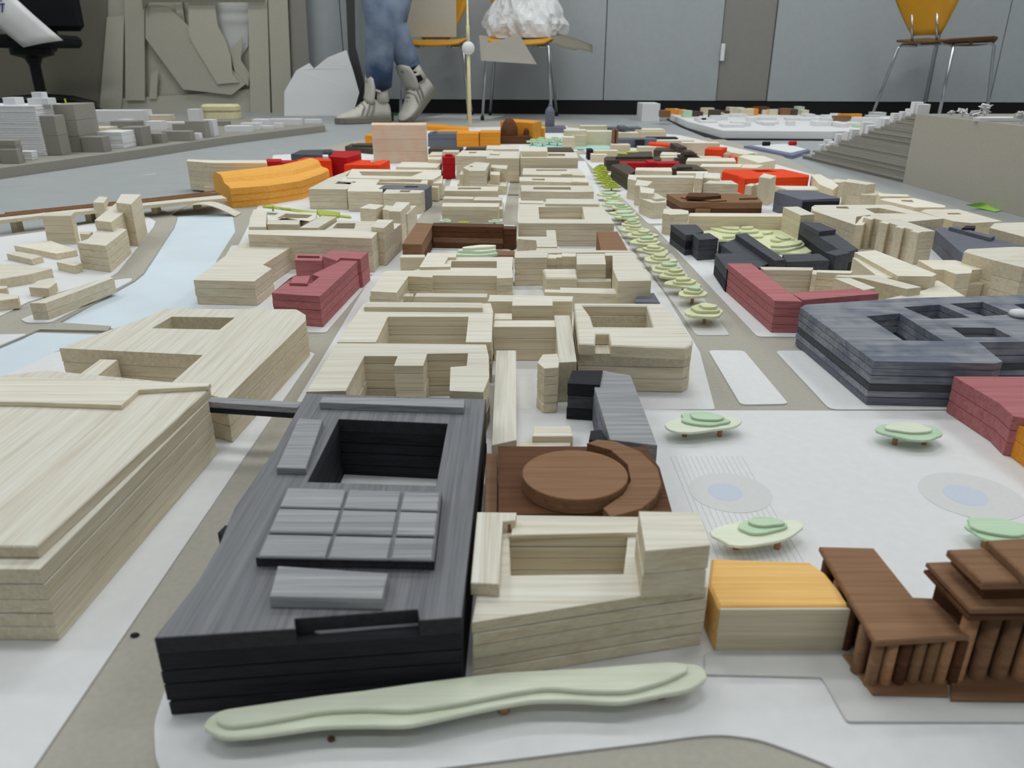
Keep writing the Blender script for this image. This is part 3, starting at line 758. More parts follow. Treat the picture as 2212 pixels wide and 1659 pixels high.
# station hall
def hall():
    st = [((503, 450), (466, 424)), ((585, 443), (540, 414)), ((655, 431), (604, 404)), ((700, 413), (648, 393)), ((714, 405), (664, 388))]
    prof = [(0, 0.0), (0, 0.044), (0.05, 0.0475), (0.30, 0.049), (0.36, 0.058), (0.45, 0.0635), (0.75, 0.0635), (0.92, 0.056), (1.0, 0.05), (1.0, 0.0)]
    c = G(600, 430)
    root = thing('model_station_hall', 'curved orange-stained station hall at the end of the rail viaduct', 'model building', (c.x, c.y, 0.0))
    for k, (zlo, mt) in enumerate(((0, ORG),)):
        bm = bmesh.new(); rows = []
        for a, b in st:
            A, B = G(*a), G(*b)
            rows.append([bm.verts.new((A.x + (B.x - A.x) * t - c.x, A.y + (B.y - A.y) * t - c.y, h)) for t, h in prof])
        for r, s in zip(rows, rows[1:]):
            for i in range(len(prof)):
                j = (i + 1) % len(prof)
                bm.faces.new((r[i], r[j], s[j], s[i]))
        bm.faces.new(rows[0]); bm.faces.new(rows[-1][::-1])
        bmesh.ops.recalc_face_normals(bm, faces=bm.faces[:])
        obj('vault', bm, ORG, root)
    for h, w in ((0.015, 0.0012), (0.030, 0.0012)):
        bm = bmesh.new()
        tube(bm, [(G(*a).x - c.x, G(*a).y - c.y - 0.0003, h) for a, b in st], w, 6)
        obj('side_moulding', bm, ORD, root)
hall()
def viaduct():
    zt = 0.030
    near = [(-60, 482), (120, 462), (300, 445), (400, 435), (490, 428)]
    far = [(20, 460), (160, 446), (310, 431), (400, 421), (462, 413)]
    A = [G(x, y, zt) for x, y in near]; B = [G(x, y, zt) for x, y in far]
    c = A[2]
    root = thing('model_viaduct', 'cream rail viaduct with brown rails running to the orange hall', 'model bridge', (c.x, c.y, FLOOR))
    poly = A + B[::-1]
    bm = bmesh.new(); prism(bm, [(p.x - c.x, p.y - c.y) for p in poly], (), zt - 0.007 - FLOOR, zt - FLOOR, 0.0004); obj('deck', bm, BW, root)
    for t in (0.45, 0.65, 0.88):
        bm = bmesh.new()
        tube(bm, [(a.x + (b.x - a.x) * t - c.x, a.y + (b.y - a.y) * t - c.y, zt + 0.0012 - FLOOR) for a, b in zip(A, B)], 0.0022, 6)
        obj('rail', bm, BRN, root)
    for k, zz in ((0, FLOOR), (1, FLOOR), (2, 0), (3, 0)):
        a, b = A[k].lerp(A[k + 1], 0.3), B[k].lerp(B[k + 1], 0.3)
        m = a.lerp(b, 0.5)
        bm = bmesh.new()
        box(bm, m.x - c.x - 0.006, m.x - c.x + 0.006, m.y - c.y - 0.01, m.y - c.y + 0.01, zz - FLOOR + (0.0045 if zz == 0 else 0), zt - 0.007 - FLOOR)
        obj('pier', bm, BW, root)
viaduct()
def arch():
    a, b = G(366, 466, 0.0), G(508, 469, 0.0)
    root = thing('model_arch_bridge', 'thin arched strip footbridge over the blue river under the viaduct', 'model bridge', ((a.x + b.x) / 2, (a.y + b.y) / 2, 0.0006))
    bm = bmesh.new(); rows = []
    L = Vector((a.x - b.x, a.y - b.y, 0))
    for k in range(17):
        t = k / 16
        p = Vector((a.x + (b.x - a.x) * t, a.y + (b.y - a.y) * t, 0.024 * math.sin(math.pi * t) )) - Vector(((a.x + b.x) / 2, (a.y + b.y) / 2, 0))
        rows.append([bm.verts.new(p + Vector((0, dy, dz))) for dy, dz in ((0, 0), (0.04, 0), (0.04, 0.0015), (0, 0.0015))])
    for r, s in zip(rows, rows[1:]):
        for i in range(4):
            j = (i + 1) % 4
            bm.faces.new((r[i], s[i], s[j], r[j]))
    bm.faces.new(rows[0]); bm.faces.new(rows[-1][::-1])
    bmesh.ops.recalc_face_normals(bm, faces=bm.faces[:])
    obj('arch_strip', bm, BX, root)
arch()
# quay island buildings (left)
q = QZ
bld('stepped balsa quay building rising in three heights beside the river', BX, [
    ('low_end', [(166, 524), (228, 531), (274, 495), (222, 489), (206, 500), (190, 516)], q, 0.046, dict(n=4, m=[BX])),
    ('middle', [(204, 476), (240, 480), (292, 441), (252, 437)], q, 0.062, dict(n=4, m=[BX])),
    ('rear_tower', [(250, 438), (283, 441), (304, 420), (262, 419)], q, 0.078, dict(n=3, m=[BX], holes=[[(246, 431), (262, 431), (266, 425), (256, 424)]])) if False else
    ('rear_tower', [(250, 438), (283, 441), (304, 420), (262, 419)], q, 0.078, dict(n=3, m=[BX])),
    ('side_wing', [(172, 505), (192, 506), (200, 500), (172, 500)], q, 0.030)])
bld('pale balsa cube tower at the back of the quay island', BX, [('layer', [(90, 466), (153, 466), (160, 459), (92, 459)], q, 0.055, dict(n=3, m=[BX]))])
bld('long low balsa bar with a split end on the quay', BY, [
    ('layer', [(64, 655), (98, 655), (246, 600), (232, 597), (165, 621)], q, 0.026, dict(n=2, m=[BY]))])
for lab, ol, h in (
    ('thin balsa plate lying in front of the quay cube tower', [(30, 530), (122, 548), (166, 540), (110, 520)], 0.010),
    ('small balsa plate beside the low end of the stepped quay building', [(122, 566), (160, 574), (176, 568), (140, 560)], 0.013),
    ('narrow slanted balsa plate with a blunt end on the quay', [(14, 548), (68, 560), (92, 553), (40, 543)], 0.010),
    ('wide low balsa slab at the edge of the quay pavement', [(-60, 612), (66, 592), (112, 580), (30, 570), (-60, 574)], 0.014),
    ('five sided low balsa block behind the long quay bar', [(62, 620), (104, 623), (122, 610), (112, 600), (82, 606)], 0.013),
    ('rounded balsa slab at the canal end of the quay', [(-80, 660), (38, 644), (40, 638), (-10, 632), (-80, 640)], 0.014),
    ('small balsa chip beside the wide quay slab', [(-30, 628), (14, 622), (16, 618), (-30, 616)], 0.016)):
    bld(lab, BW, [('plate', ol, q, q + h)])
bld('low balsa shed tucked under the rail viaduct', BW, [('shed', [(200, 437), (224, 438), (232, 426), (214, 424)], 0.0, 0.045)])
# ------------------------------------------------------------------ right hand blocks
bld('rose red stained corner block with a long side arm along the tree street', ROS, [
    ('layer', [(1571, 569), (1623, 569), (1704, 630), (1733, 651), (1674, 650)], Z, 0.041, dict(n=4, m=[ROS])),
    ('side_arm', [(1706, 632), (1868, 622), (1899, 634), (1735, 648)], Z, 0.0395, dict(n=2, m=[ROS]))])
bld('balsa wall of stacked strips inside the rose corner block', BX, [
    ('layer', [(1650, 583), (1754, 584), (1757, 578), (1640, 576)], Z, 0.034, dict(n=4, m=[BX])),
    ('layer', [(1762, 588), (1838, 591), (1842, 585), (1764, 583)], Z, 0.032, dict(n=3, m=[BX])),
    ('corner_post', [(1754, 592), (1764, 593), (1765, 584), (1756, 583)], Z, 0.034)])
bld('balsa block shaped like a letter H behind the rose side arm', BW, [
    ('rear_bar', [(1846, 545), (1890, 540), (2024, 592), (2014, 597), (1940, 596)], Z, 0.046, dict(n=2, m=[BW])),
    ('upper_wing', [(1842, 556), (1868, 556), (1950, 600), (1900, 600)], Z, 0.040),
    ('cross_bar', [(1803, 597), (1810, 594), (1890, 594), (1990, 620), (1960, 624), (1858, 600)], Z, 0.040),
    ('front_bar', [(1801, 600), (1836, 600), (1892, 622), (1866, 627)], Z, 0.040, dict(n=2, m=[BW])),
    ('end_wing', [(1896, 650), (2090, 643), (2028, 606), (1990, 607), (2004, 624)], Z, 0.030)])
bld('flat balsa block with cut corners beside the ribbed balsa block', BW, [
    ('layer', [(1983, 562), (2030, 562), (2064, 562), (2100, 572), (2141, 580), (2100, 583), (2098, 590), (2066, 592), (2040, 583), (2018, 582)], Z, 0.040, dict(n=2, m=[BW])),
    ('low_slab', [(2066, 613), (2122, 614), (2144, 604), (2100, 600)], Z, 0.022)])
bld('tall balsa block at the table edge behind the blue-grey courtyard block', BX, [
    ('tall_end', [(2150, 563), (2212, 578), (2420, 566), (2300, 545), (2200, 548)], Z, 0.058, dict(n=3, m=[BX])),
    ('wing', [(2082, 544), (2090, 538), (2190, 533), (2330, 538), (2300, 556), (2180, 556), (2150, 563)], Z, 0.056, dict(n=2, m=[BX]))])
# ribbed block
root = bld('balsa block with four ribbed piers and a cutout roof', BX, [
    ('roof_wing', [(1753, 447), (1760, 443), (1919, 442), (2040, 472), (1960, 479), (1880, 464), (1850, 468), (1848, 479), (1848, 486), (1756, 455)], Z, 0.047, dict(n=3, m=[BX], holes=[[(1808, 450), (1836, 451), (1830, 446), (1806, 446)], [(1890, 461), (1960, 461), (1900, 449), (1868, 450)]])),
    ('spine', [(1882, 463), (1920, 466), (2020, 499), (1986, 501), (1878, 468)], Z, 0.054, dict(n=2, m=[BX])),
    ('front_arm', [(1846, 486), (1864, 486), (1884, 470), (1864, 466)], Z, 0.046)])
for k in range(4):
    t = k / 3
    a = Vector((1874, 471)).lerp(Vector((1976, 500)), t)
    zz = 0.054
    pts = [G(x, y, zz).to_2d() - root.location.to_2d() for x, y in ((a.x - 9, a.y - 1), (a.x + 9, a.y + 3), (a.x + 18, a.y - 1), (a.x + 2, a.y - 5))]
    bm = bmesh.new(); prism(bm, pts, (), 0, zz - ZP, 0.0005); obj('rib', bm, BX, root)
bld('grey-blue stained slab with raised ridges between ribbed block and table edge', BLG, [
    ('layer', [(2021, 497), (2030, 489), (2170, 520), (2260, 545), (2240, 560), (2085, 552)], Z, 0.035, dict(n=2, m=[BLG])),
    ('ridge', [(2050, 490), (2064, 489), (2150, 510), (2140, 514)], 0.035, 0.041),
    ('black_box', [(2078, 493), (2106, 493), (2108, 488), (2086, 487)], Z, 0.044, dict(m=INK))])
bld('balsa slab with a chamfered corner at the far right of the table', BX, [
    ('layer', [(2138, 492), (2148, 482), (2212, 480), (2400, 500), (2420, 530), (2260, 524)], Z, 0.045, dict(n=2, m=[BX]))])
bld('balsa roof with one slot next to the lime green note', BW, [
    ('layer', [(1988, 457), (2000, 452), (2070, 452), (2165, 478), (2100, 482), (2060, 478)], Z, 0.040, dict(n=2, m=[BW], holes=[[(2048, 463), (2078, 463), (2072, 460), (2046, 460)]]))])
bld('balsa roof with a rounded opening by the floor edge', BW, [
    ('layer', [(1900, 431), (1912, 428), (1976, 428), (2042, 444), (2042, 448), (1976, 448)], Z, 0.038, dict(n=2, m=[BW], holes=[[(1948, 435), (1975, 437), (1970, 432), (1946, 432)]])),
    ('low_wall', [(1902, 424), (1966, 424), (1960, 420), (1894, 418)], Z, 0.040)])
bld('square balsa tower with a brown end face by the floor edge', BX, [
    ('tower', [(1824, 392), (1832, 386), (1892, 396), (1872, 399)], Z, 0.056, dict(n=2, m=[BX])),
    ('base_box', [(1822, 418), (1880, 424), (1892, 416), (1840, 410)], Z, 0.030),
    ('low_wing', [(1860, 420), (1892, 422), (1898, 414), (1868, 412)], Z, 0.036)])
bld('low balsa L block left of the square tower', BW, [
    ('wing', [(1752, 378), (1772, 376), (1812, 400), (1800, 410), (1770, 398)], Z, 0.042),
    ('wing', [(1790, 394), (1814, 394), (1836, 390), (1806, 386)], Z, 0.038),
    ('low_box', [(1672, 401), (1760, 402), (1780, 410), (1700, 410)], Z, 0.030)])
bld('blue-grey stained box with a black notched front', BLG, [
    ('layer', [(1674, 414), (1682, 410), (1760, 412), (1815, 428), (1734, 432)], Z, 0.044, dict(n=2, m=[BLG])),
    ('black_front', [(1734, 436), (1814, 434), (1814, 431), (1734, 432)], Z, 0.0435, dict(m=INK))])
# tower and long wall
bld('upright balsa tower at the corner of the black courtyard group', BX, [
    ('layer', [(1692, 447), (1724, 446), (1760, 463), (1730, 465)], Z, 0.050, dict(n=4, m=[BX]))])
bld('long low balsa wall with a notched end tower behind the black group', BW, [
    ('layer', [(1488, 467), (1692, 468), (1690, 461), (1490, 460)], Z, 0.030, dict(n=2, m=[BW])),
    ('end_tower', [(1432, 461), (1450, 464), (1488, 462), (1487, 455), (1470, 452), (1434, 451)], Z, 0.040, dict(n=3, m=[BW]))])
# black group
zt = 0.036
bld('black stained block with a separate front cube beside the tree street', INK, [
    ('layer', [(1449, 485), (1503, 485), (1510, 490), (1520, 500), (1500, 506), (1482, 508)], Z, zt, dict(n=3, m=[BK, INK])),
    ('front_cube', [(1496, 506), (1532, 503), (1552, 515), (1510, 518)], Z, zt, dict(n=2, m=[BK])),
    ('low_link', [(1552, 522), (1572, 522), (1580, 530), (1556, 532)], Z, 0.022)])
bld('black stained wing group with a long slanted roof bar', BK, [
    ('slant_bar', [(1589, 506), (1612, 503), (1697, 561), (1674, 563)], Z, 0.038, dict(n=2, m=[INK, BK])),
    ('low_roof', [(1558, 528), (1590, 514), (1670, 566), (1640, 576), (1600, 560)], Z, 0.028),
    ('front_wing', [(1545, 548), (1592, 547), (1646, 578), (1570, 582)], Z, 0.034, dict(n=2, m=[INK, BK])),
    ('link_bar', [(1690, 550), (1770, 548), (1792, 562), (1700, 566)], Z, 0.030, dict(n=2, m=[INK, BK])),
    ('box', [(1782, 545), (1810, 538), (1836, 546), (1806, 552)], Z, 0.036)])
bld('black stained stepped bar beside the contour garden', INK, [
    ('layer', [(1728, 483), (1774, 484), (1800, 500), (1854, 538), (1824, 546), (1770, 512)], Z, 0.036, dict(n=2, m=[INK, BK])),
    ('raised_end', [(1730, 479), (1772, 481), (1806, 496), (1770, 500)], 0.036, 0.044, dict(m=BK))])
# garden of contour plates
root = None
gp = [([(1508, 500), (1560, 494), (1650, 492), (1700, 500), (1760, 540), (1740, 548), (1680, 545), (1600, 520), (1530, 515)], 0.000, 0.004),
      ([(1530, 492), (1548, 486), (1600, 498), (1592, 503), (1560, 500)], 0.004, 0.007), ([(1548, 485), (1570, 482), (1600, 490), (1596, 495), (1566, 493)], 0.007, 0.010),
      ([(1592, 496), (1610, 490), (1638, 494), (1640, 500), (1600, 502)], 0.004, 0.008), ([(1600, 489), (1630, 486), (1626, 493), (1602, 493)], 0.008, 0.011),
      ([(1560, 508), (1586, 504), (1590, 510), (1562, 512)], 0.004, 0.008), ([(1626, 506), (1650, 504), (1648, 511), (1622, 511)], 0.004, 0.008), ([(1644, 500), (1672, 497), (1668, 502), (1648, 504)], 0.004, 0.008),
      ([(1662, 515), (1690, 508), (1722, 516), (1700, 520), (1672, 520)], 0.004, 0.008), ([(1672, 508), (1690, 504), (1712, 514), (1690, 516)], 0.008, 0.011),
      ([(1662, 534), (1690, 526), (1738, 520), (1738, 530), (1700, 540), (1672, 540)], 0.004, 0.008), ([(1660, 530), (1700, 520), (1734, 518), (1730, 526), (1690, 532)], 0.008, 0.012)]
c = G(1640, 515, 0.004)
root = thing('model_contour_garden', 'cream and green layered contour plates forming a garden between black blocks', 'model garden', (c.x, c.y, ZP))
for k, (ol, a, b) in enumerate(gp):
    bm = bmesh.new(); prism(bm, rounded([G(x, y, ZP + b).to_2d() - c.to_2d() for x, y in ol], 0.012), (), a, b, 0.0004)
    obj('contour_plate', bm, GRC, root)
# brown roofed block
bld('walnut brown block with stepped roof pieces behind the long low wall', BRN, [
    ('layer', [(1473, 437), (1600, 438), (1647, 437), (1637, 424), (1600, 418), (1440, 419)], Z, 0.027, dict(n=2, m=[BRD, BRN])),
    ('roof_step', [(1470, 426), (1540, 434), (1570, 432), (1558, 422), (1500, 418), (1476, 418)], 0.027, 0.030),
    ('roof_block', [(1482, 424), (1520, 425), (1558, 422), (1552, 417), (1488, 416)], 0.030, 0.037, dict(m=BRD)),
    ('roof_chip', [(1597, 428), (1637, 427), (1634, 424), (1600, 424)], 0.027, 0.031),
    ('front_bump', [(1502, 452), (1535, 452), (1534, 444), (1502, 444)], Z, 0.014)])
# balsa court beyond the trees
bld('balsa court with a plain rear wall and stepped side wing along the trees', BX, [
    ('side_wing', [(1356, 386), (1374, 390), (1376, 378), (1358, 377)], Z, 0.048, dict(n=3, m=[BX])),
    ('rear_wall', [(1374, 383), (1500, 384), (1500, 379), (1372, 378)], Z, 0.048, dict(n=3, m=[BX])),
    ('step_box', [(1372, 400), (1398, 402), (1410, 392), (1376, 388)], Z, 0.046),
    ('step_box', [(1384, 416), (1412, 418), (1414, 408), (1382, 402)], Z, 0.046),
    ('corner_block', [(1382, 428), (1409, 438), (1440, 437), (1430, 428), (1394, 418)], Z, 0.034, dict(n=2, m=[BX])),
    ('roof_box', [(1394, 419), (1416, 430), (1438, 428), (1420, 418), (1402, 412)], 0.034, 0.039)])
bld('balsa corner blocks on the far side of the brown roofed block', BX, [
    ('slab', [(1501, 385), (1518, 386), (1520, 374), (1504, 373)], Z, 0.052),
    ('box', [(1520, 396), (1595, 398), (1580, 390), (1532, 390)], Z, 0.040, dict(n=2, m=[BX])),
    ('rear_box', [(1518, 384), (1556, 386), (1556, 374), (1522, 373)], Z, 0.046)])
bld('pair of tall thin balsa slabs in front of the orange-red block', BW, [
    ('slab', [(1640, 382), (1664, 386), (1677, 380), (1650, 374)], Z, 0.062),
    ('slab', [(1628, 398), (1660, 402), (1676, 398), (1644, 392)], Z, 0.042),
    ('box', [(1610, 400), (1624, 402), (1640, 398), (1622, 396)], Z, 0.040)])
bld('large orange-red painted block with a roof opening and one dropped corner', ORR, [
    ('layer', [(1560, 371), (1564, 366), (1691, 365), (1748, 378), (1748, 382), (1612, 386), (1596, 380)], Z + 0.012, 0.040, dict(n=2, m=[ORR], holes=[[(1636, 372), (1680, 371), (1660, 367), (1622, 367)]])),
    ('corner_leg', [(1595, 382), (1610, 387), (1618, 384), (1604, 379)], Z, 0.039),
    ('rear_leg', [(1564, 372), (1590, 376), (1600, 372), (1576, 368)], Z, Z + 0.013)])
# ------------------------------------------------------------------ far rows
bld('tall thin pink-tinged balsa slab standing above the red blocks', BP, [
    ('layer', [(802, 270), (920, 270), (921, 265), (803, 265)], ZP, 0.121, dict(n=3, m=[BP]))])
bld('balsa podium box in front of the tall pink-tinged slab', BX, [
    ('podium', [(855, 361), (943, 362), (955, 351), (868, 350)], Z, 0.040, dict(n=2, m=[BX])),
    ('rear_box', [(924, 344), (953, 345), (954, 339), (926, 339)], Z, 0.050)])
bld('curved white-washed balsa wall block with ragged strips by the orange hall', BW, [
    ('layer', [(403, 348), (460, 352), (515, 352), (577, 352), (575, 346), (520, 346), (460, 346), (405, 344)], ZP - ZP, 0.072, dict(n=6, m=[BW])),
    ('foot_chip', [(440, 404), (466, 404), (468, 400), (444, 399)], 0.0, 0.012)])
bld('dark red painted low building with a raised box', RED, [
    ('low_wing', [(556, 352), (640, 352), (648, 347), (560, 347)], 0.0, 0.030),
    ('box', [(573, 349), (606, 349), (608, 343), (576, 343)], 0.0, 0.040),
    ('side_wing', [(604, 352), (640, 352), (644, 346), (606, 346)], 0.0, 0.035)])
bld('orange-red painted stepped group beside the dark red cube', ORR, [
    ('low_wing', [(597, 368), (640, 368), (650, 360), (606, 360)], Z, 0.036),
    ('step', [(620, 360), (668, 361), (680, 350), (632, 350)], Z, 0.042),
    ('tall_wing', [(668, 356), (682, 352), (700, 341), (660, 340), (640, 346)], Z, 0.052),
    ('block', [(682, 347), (716, 347), (712, 341), (684, 340)], Z, 0.056)])
bld('dark red painted cube behind the orange-red stepped group', RED, [
    ('layer', [(711, 338), (748, 341), (780, 332), (778, 326), (724, 326)], Z, 0.060, dict(n=2, m=[RED]))])
bld('orange-red painted L block beside the tall slab', ORR, [
    ('wing', [(743, 356), (818, 357), (814, 350), (796, 350), (800, 346), (766, 345)], Z, 0.044),
    ('wing', [(818, 357), (822, 356), (842, 346), (828, 345), (796, 351)], Z, 0.045)])
bld('little white cylinder on the orange-red group', WHITE, [('drum', [(697, 338), (709, 338), (709, 334), (697, 334)], 0.056, 0.064)], cat='model part')
bld('flat black painted building with a small dome', UMB, [
    ('roof_plate', [(628, 333), (716, 336), (734, 326), (700, 323), (650, 324)], 0.0, 0.026, dict(m=BK)),
    ('dome', [(697, 326), (718, 326), (718, 322), (699, 322)], 0.026, 0.040, dict(m=BK, bev=0.004))])
bld('flat dark brown building behind the tall slab', UMB, [
    ('plate', [(745, 316), (805, 322), (806, 312), (760, 310)], Z, 0.020),
    ('roof', [(760, 313), (805, 314), (806, 309), (772, 309)], 0.020, 0.027)])
bld('red painted tower with ribbed side standing in the street gap', RED, [
    ('tower', [(955, 340), (983, 340), (982, 335), (956, 335)], Z, 0.060, dict(n=3, m=[RED])),
    ('cap', [(962, 334), (977, 334), (977, 332), (962, 332)], 0.060, 0.066)])
far = 'small pale blocks at the far end of the model'
def small(label, mat, ol, h, n=1, group=None, z=Z):
    return bld(label, mat, [('layer' if n > 1 else 'block', ol, z, h, dict(n=n, m=[mat]) if n > 1 else {})], group=group)
small('narrow dark umber slab at the foot of the blue-grey far block', UMB, (925, 998, 322, 317), 0.020)
small('dark umber slab with red edge beyond the paired tall blocks', UMB, (1006, 1050, 321, 317), 0.022)
small('thin red slab before the walnut domed building', RED, (1002, 1044, 325, 322), 0.016)
small('low balsa strip below the blue-grey far block', BX, (926, 955, 335, 328), 0.034)
small('low balsa bar between the red tower and the far dark slabs', BX, (955, 990, 328, 324), 0.044)
small('pale roof piece with a grey arched front near the domed building', BX, (1050, 1121, 322, 314), 0.044)
small('dark grey slab behind the roof hut block', UMB, (1183, 1240, 326, 318), 0.034)
# orange far row
bld('blue-grey stained far block under long orange roof strips', BLG, [('block', (924, 992, 289, 284), Z, 0.050, dict(n=2, m=[BLG])), ('chimney', (934, 942, 285, 283), 0.050, 0.056)])
bld('deep orange painted far block joined to the blue-grey far block', ORD, [('block', (986, 1034, 288, 283), Z, 0.052, dict(n=2, m=[ORD])), ('block', (1036, 1080, 286, 281), Z, 0.055)])
bld('flat orange roof strip lying furthest back beneath the needle tower', ORD, [('strip', [(922, 273), (1010, 279), (1012, 274), (924, 266)], 0.0, 0.020)])
bld('flat orange roof strip just before the needle tower foot', ORD, [('strip', [(935, 284), (1016, 285), (1012, 280), (960, 279)], 0.0, 0.030)])
small('orange far block peeking out left of the tall slab', ORD, (788, 812, 293, 288), 0.040)
bld('bright orange painted box behind the walnut domed building', ORG, [('box', [(1081, 262), (1152, 266), (1170, 261), (1110, 257)], 0.0, 0.080, dict(n=2, m=[ORD])), ('annex', [(1152, 276), (1176, 277), (1178, 273), (1156, 272)], 0.0, 0.050)])
# domed building
def domed():
    p = G(1100, 312, 0.0)
    root = thing('model_domed_building', 'walnut brown domed building with a smaller side turret', 'model building', (p.x, p.y, Z))
    s = (G(1147, 312).x - G(1057, 312).x) / 90.0
    bm = bmesh.new(); prism(bm, [(-30 * s, 0), (46 * s, 0), (46 * s, 0.09), (-30 * s, 0.09)], (), 0, 0.030, 0.0005); obj('body', bm, BRD, root)
    bm = bmesh.new(); prism(bm, [(-43 * s, -0.01), (-30 * s, -0.01), (-30 * s, 0.08), (-43 * s, 0.08)], (), 0, 0.030, 0.0005); obj('side_wing', bm, UMB, root)
    bm = bmesh.new(); lathe(bm, [(18.5 * s, 0.030), (18.5 * s, 0.055), (17 * s, 0.065), (13 * s, 0.082), (8 * s, 0.094), (3 * s, 0.098), (0, 0.099)], 20, (0, 0.045, 0)); obj('dome', bm, BRD, root, False)
    bm = bmesh.new(); lathe(bm, [(6 * s, 0.030), (6 * s, 0.045), (5 * s, 0.053), (2 * s, 0.058), (0, 0.059)], 14, (37 * s, 0.05, 0)); obj('turret', bm, BRD, root, False)
domed()
def spire():
    p = G(1188, 287)
    root = thing('model_spire_tower', 'blue-grey spired tower standing on a low grey block', 'model building', (p.x, p.y, 0.0))
    s = p.y / 1650 * 1.02
    bm = bmesh.new(); prism(bm, [(-24 * s, -0.02), (32 * s, -0.02), (32 * s, 0.12), (-24 * s, 0.12)], (), 0, 0.026, 0.0005); obj('base_block', bm, BLG, root)
    bm = bmesh.new(); lathe(bm, [(9.5 * s, 0.026), (9.5 * s, 0.095), (7 * s, 0.108), (3.5 * s, 0.116), (3 * s, 0.126), (0, 0.14)], 8, (0, 0.04, 0)); obj('spire', bm, BLG, root)
spire()
def needle():
    p = G(1015, 279)
    root = thing('model_tv_tower', 'slim cream television tower with a white ball near its top', 'model tower', (p.x, p.y, 0.0))
    zb = D(1014, 104, p.y).z
    bm = bmesh.new(); tube(bm, [(0, 0, 0), (0, 0, zb * 0.5), (0, 0, zb)], [0.0105, 0.009, 0.0085], 14); obj('shaft', bm, plain('cream_dowel', S(222, 214, 168), 0.6), root, True)
    bm = bmesh.new(); bmesh.ops.create_icosphere(bm, subdivisions=3, radius=0.031, matrix=Matrix.Translation((0, 0, zb))); obj('ball', bm, WHITE, root, True)
    bm = bmesh.new(); tube(bm, [(0, 0, zb + 0.03), (0, 0, zb + 0.10), (0, 0, zb + 0.101), (0, 0, zb + 0.42)], [0.0085, 0.008, 0.005, 0.003], 10); obj('antenna', bm, MATS['cream_dowel'], root, True)
    bm = bmesh.new(); lathe(bm, [(0.02, 0), (0.019, 0.008), (0.01, 0.010)], 16); obj('foot', bm, WHITE, root)
needle()
sheet('turquoise_sheet', 'turquoise paper river at the far end of the street', 'model river', [(1140, 322), (1150, 300), (1230, 296), (1345, 305), (1330, 322)], ZP, ZP + 0.0012, TURQ)
# far pale blocks to the right of the street
for k, (a, h) in enumerate((((1220, 1268, 282, 279), 0.062), ((1236, 1266, 293, 290), 0.044), ((1268, 1330, 284, 281), 0.055), ((1254, 1312, 272, 270), 0.066), ((1330, 1380, 287, 284), 0.045), ((1372, 1436, 280, 277), 0.048), ((1384, 1440, 285, 282), 0.040), ((1217, 1242, 297, 294), 0.045), ((1322, 1362, 313, 310), 0.030), ((1284, 1336, 326, 323), 0.035), ((1278, 1312, 334, 331), 0.026), ((1380, 1440, 318, 315), 0.030), ((1476, 1556, 309, 306), 0.050), ((1424, 1500, 304, 301), 0.040), ((1492, 1552, 313, 310), 0.042), ((1556, 1598, 326, 323), 0.030), ((1530, 1590, 332, 329), 0.030), ((1430, 1480, 340, 337), 0.030), ((1500, 1560, 340, 337), 0.026))):
    small(['pale balsa block crowded at the far end of the model beyond the turquoise paper', 'pale balsa block between the umber and orange-red far pieces'][0 if k < 8 else 1], BW, a, h, group=['far pale blocks beyond the turquoise paper', 'far pale blocks among umber and orange-red pieces'][0 if k < 8 else 1])
bld('blue-grey flat far slab with brown twin spires', BLG, [('slab', (1308, 1386, 276, 273), 0.0, 0.055), ('hut', (1340, 1356, 274, 270), 0.055, 0.066), ('spire', (1325, 1329, 280, 278), 0.0, 0.080, dict(m=BRN)), ('spire', (1332, 1336, 280, 278), 0.0, 0.080, dict(m=BRN))])
bld('long blue-grey slab with a black doorway block at the far right', BLG, [('slab', (1328, 1420, 301, 297), Z, 0.032), ('dark_block', (1374, 1393, 302, 299), Z, 0.032, dict(m=INK)), ('thin_strip', (1400, 1465, 298, 295), Z, 0.026, dict(m=INK))])
small('thin orange-red slab behind the umber L block', ORR, [(1400, 310), (1466, 315), (1464, 311), (1404, 306)], 0.038)
bld('umber painted L block with a raised end', UMB, [('bar', [(1412, 324), (1478, 326), (1484, 319), (1418, 318)], Z, 0.036), ('raised_end', (1466, 1483, 318, 309), Z, 0.052)])
bld('umber painted flat block with rounded ends and lime leaves on top', UMB, [
    ('layer', [(1305, 341), (1310, 338), (1424, 338), (1429, 343), (1426, 346), (1310, 346)], Z, 0.034, dict(n=2, m=[UMB])),
    ('roof_mound', [(1330, 339), (1410, 338), (1408, 327), (1340, 328)], 0.034, 0.042),
    ('leaf_plate', [(1330, 331), (1356, 333), (1352, 328), (1334, 328)], 0.042, 0.044, dict(m=GRY_)),
    ('leaf_plate', [(1352, 329), (1380, 328), (1378, 325), (1356, 326)], 0.042, 0.044, dict(m=GRY_))])
bld('grey-brown painted slab with a sloping top edge along the white kerb', UMB, [('layer', [(1320, 356), (1352, 352), (1374, 368), (1356, 378)], Z, 0.040, dict(n=3, m=[UMB]))])
bld('bright red painted court wall with a round bump', RED, [('wall', [(1340, 352), (1468, 353), (1466, 348), (1338, 348)], Z, 0.036), ('bump', (1402, 1420, 351, 345), 0.036, 0.041)])
bld('umber painted stepped round tower', UMB, [('base', (1462, 1520, 343, 337), Z, 0.030), ('ring', (1472, 1510, 338, 333), 0.030, 0.038), ('ring', (1478, 1506, 332, 328), 0.038, 0.046), ('ring', (1482, 1500, 328, 324), 0.046, 0.054)])
bld('umber painted block with a sunken roof near the red court', UMB, [('layer', [(1448, 364), (1528, 368), (1504, 356), (1460, 354)], Z, 0.040, dict(n=2, m=[UMB])), ('ridge', [(1462, 361), (1496, 361), (1490, 357), (1466, 357)], 0.040, 0.045)])
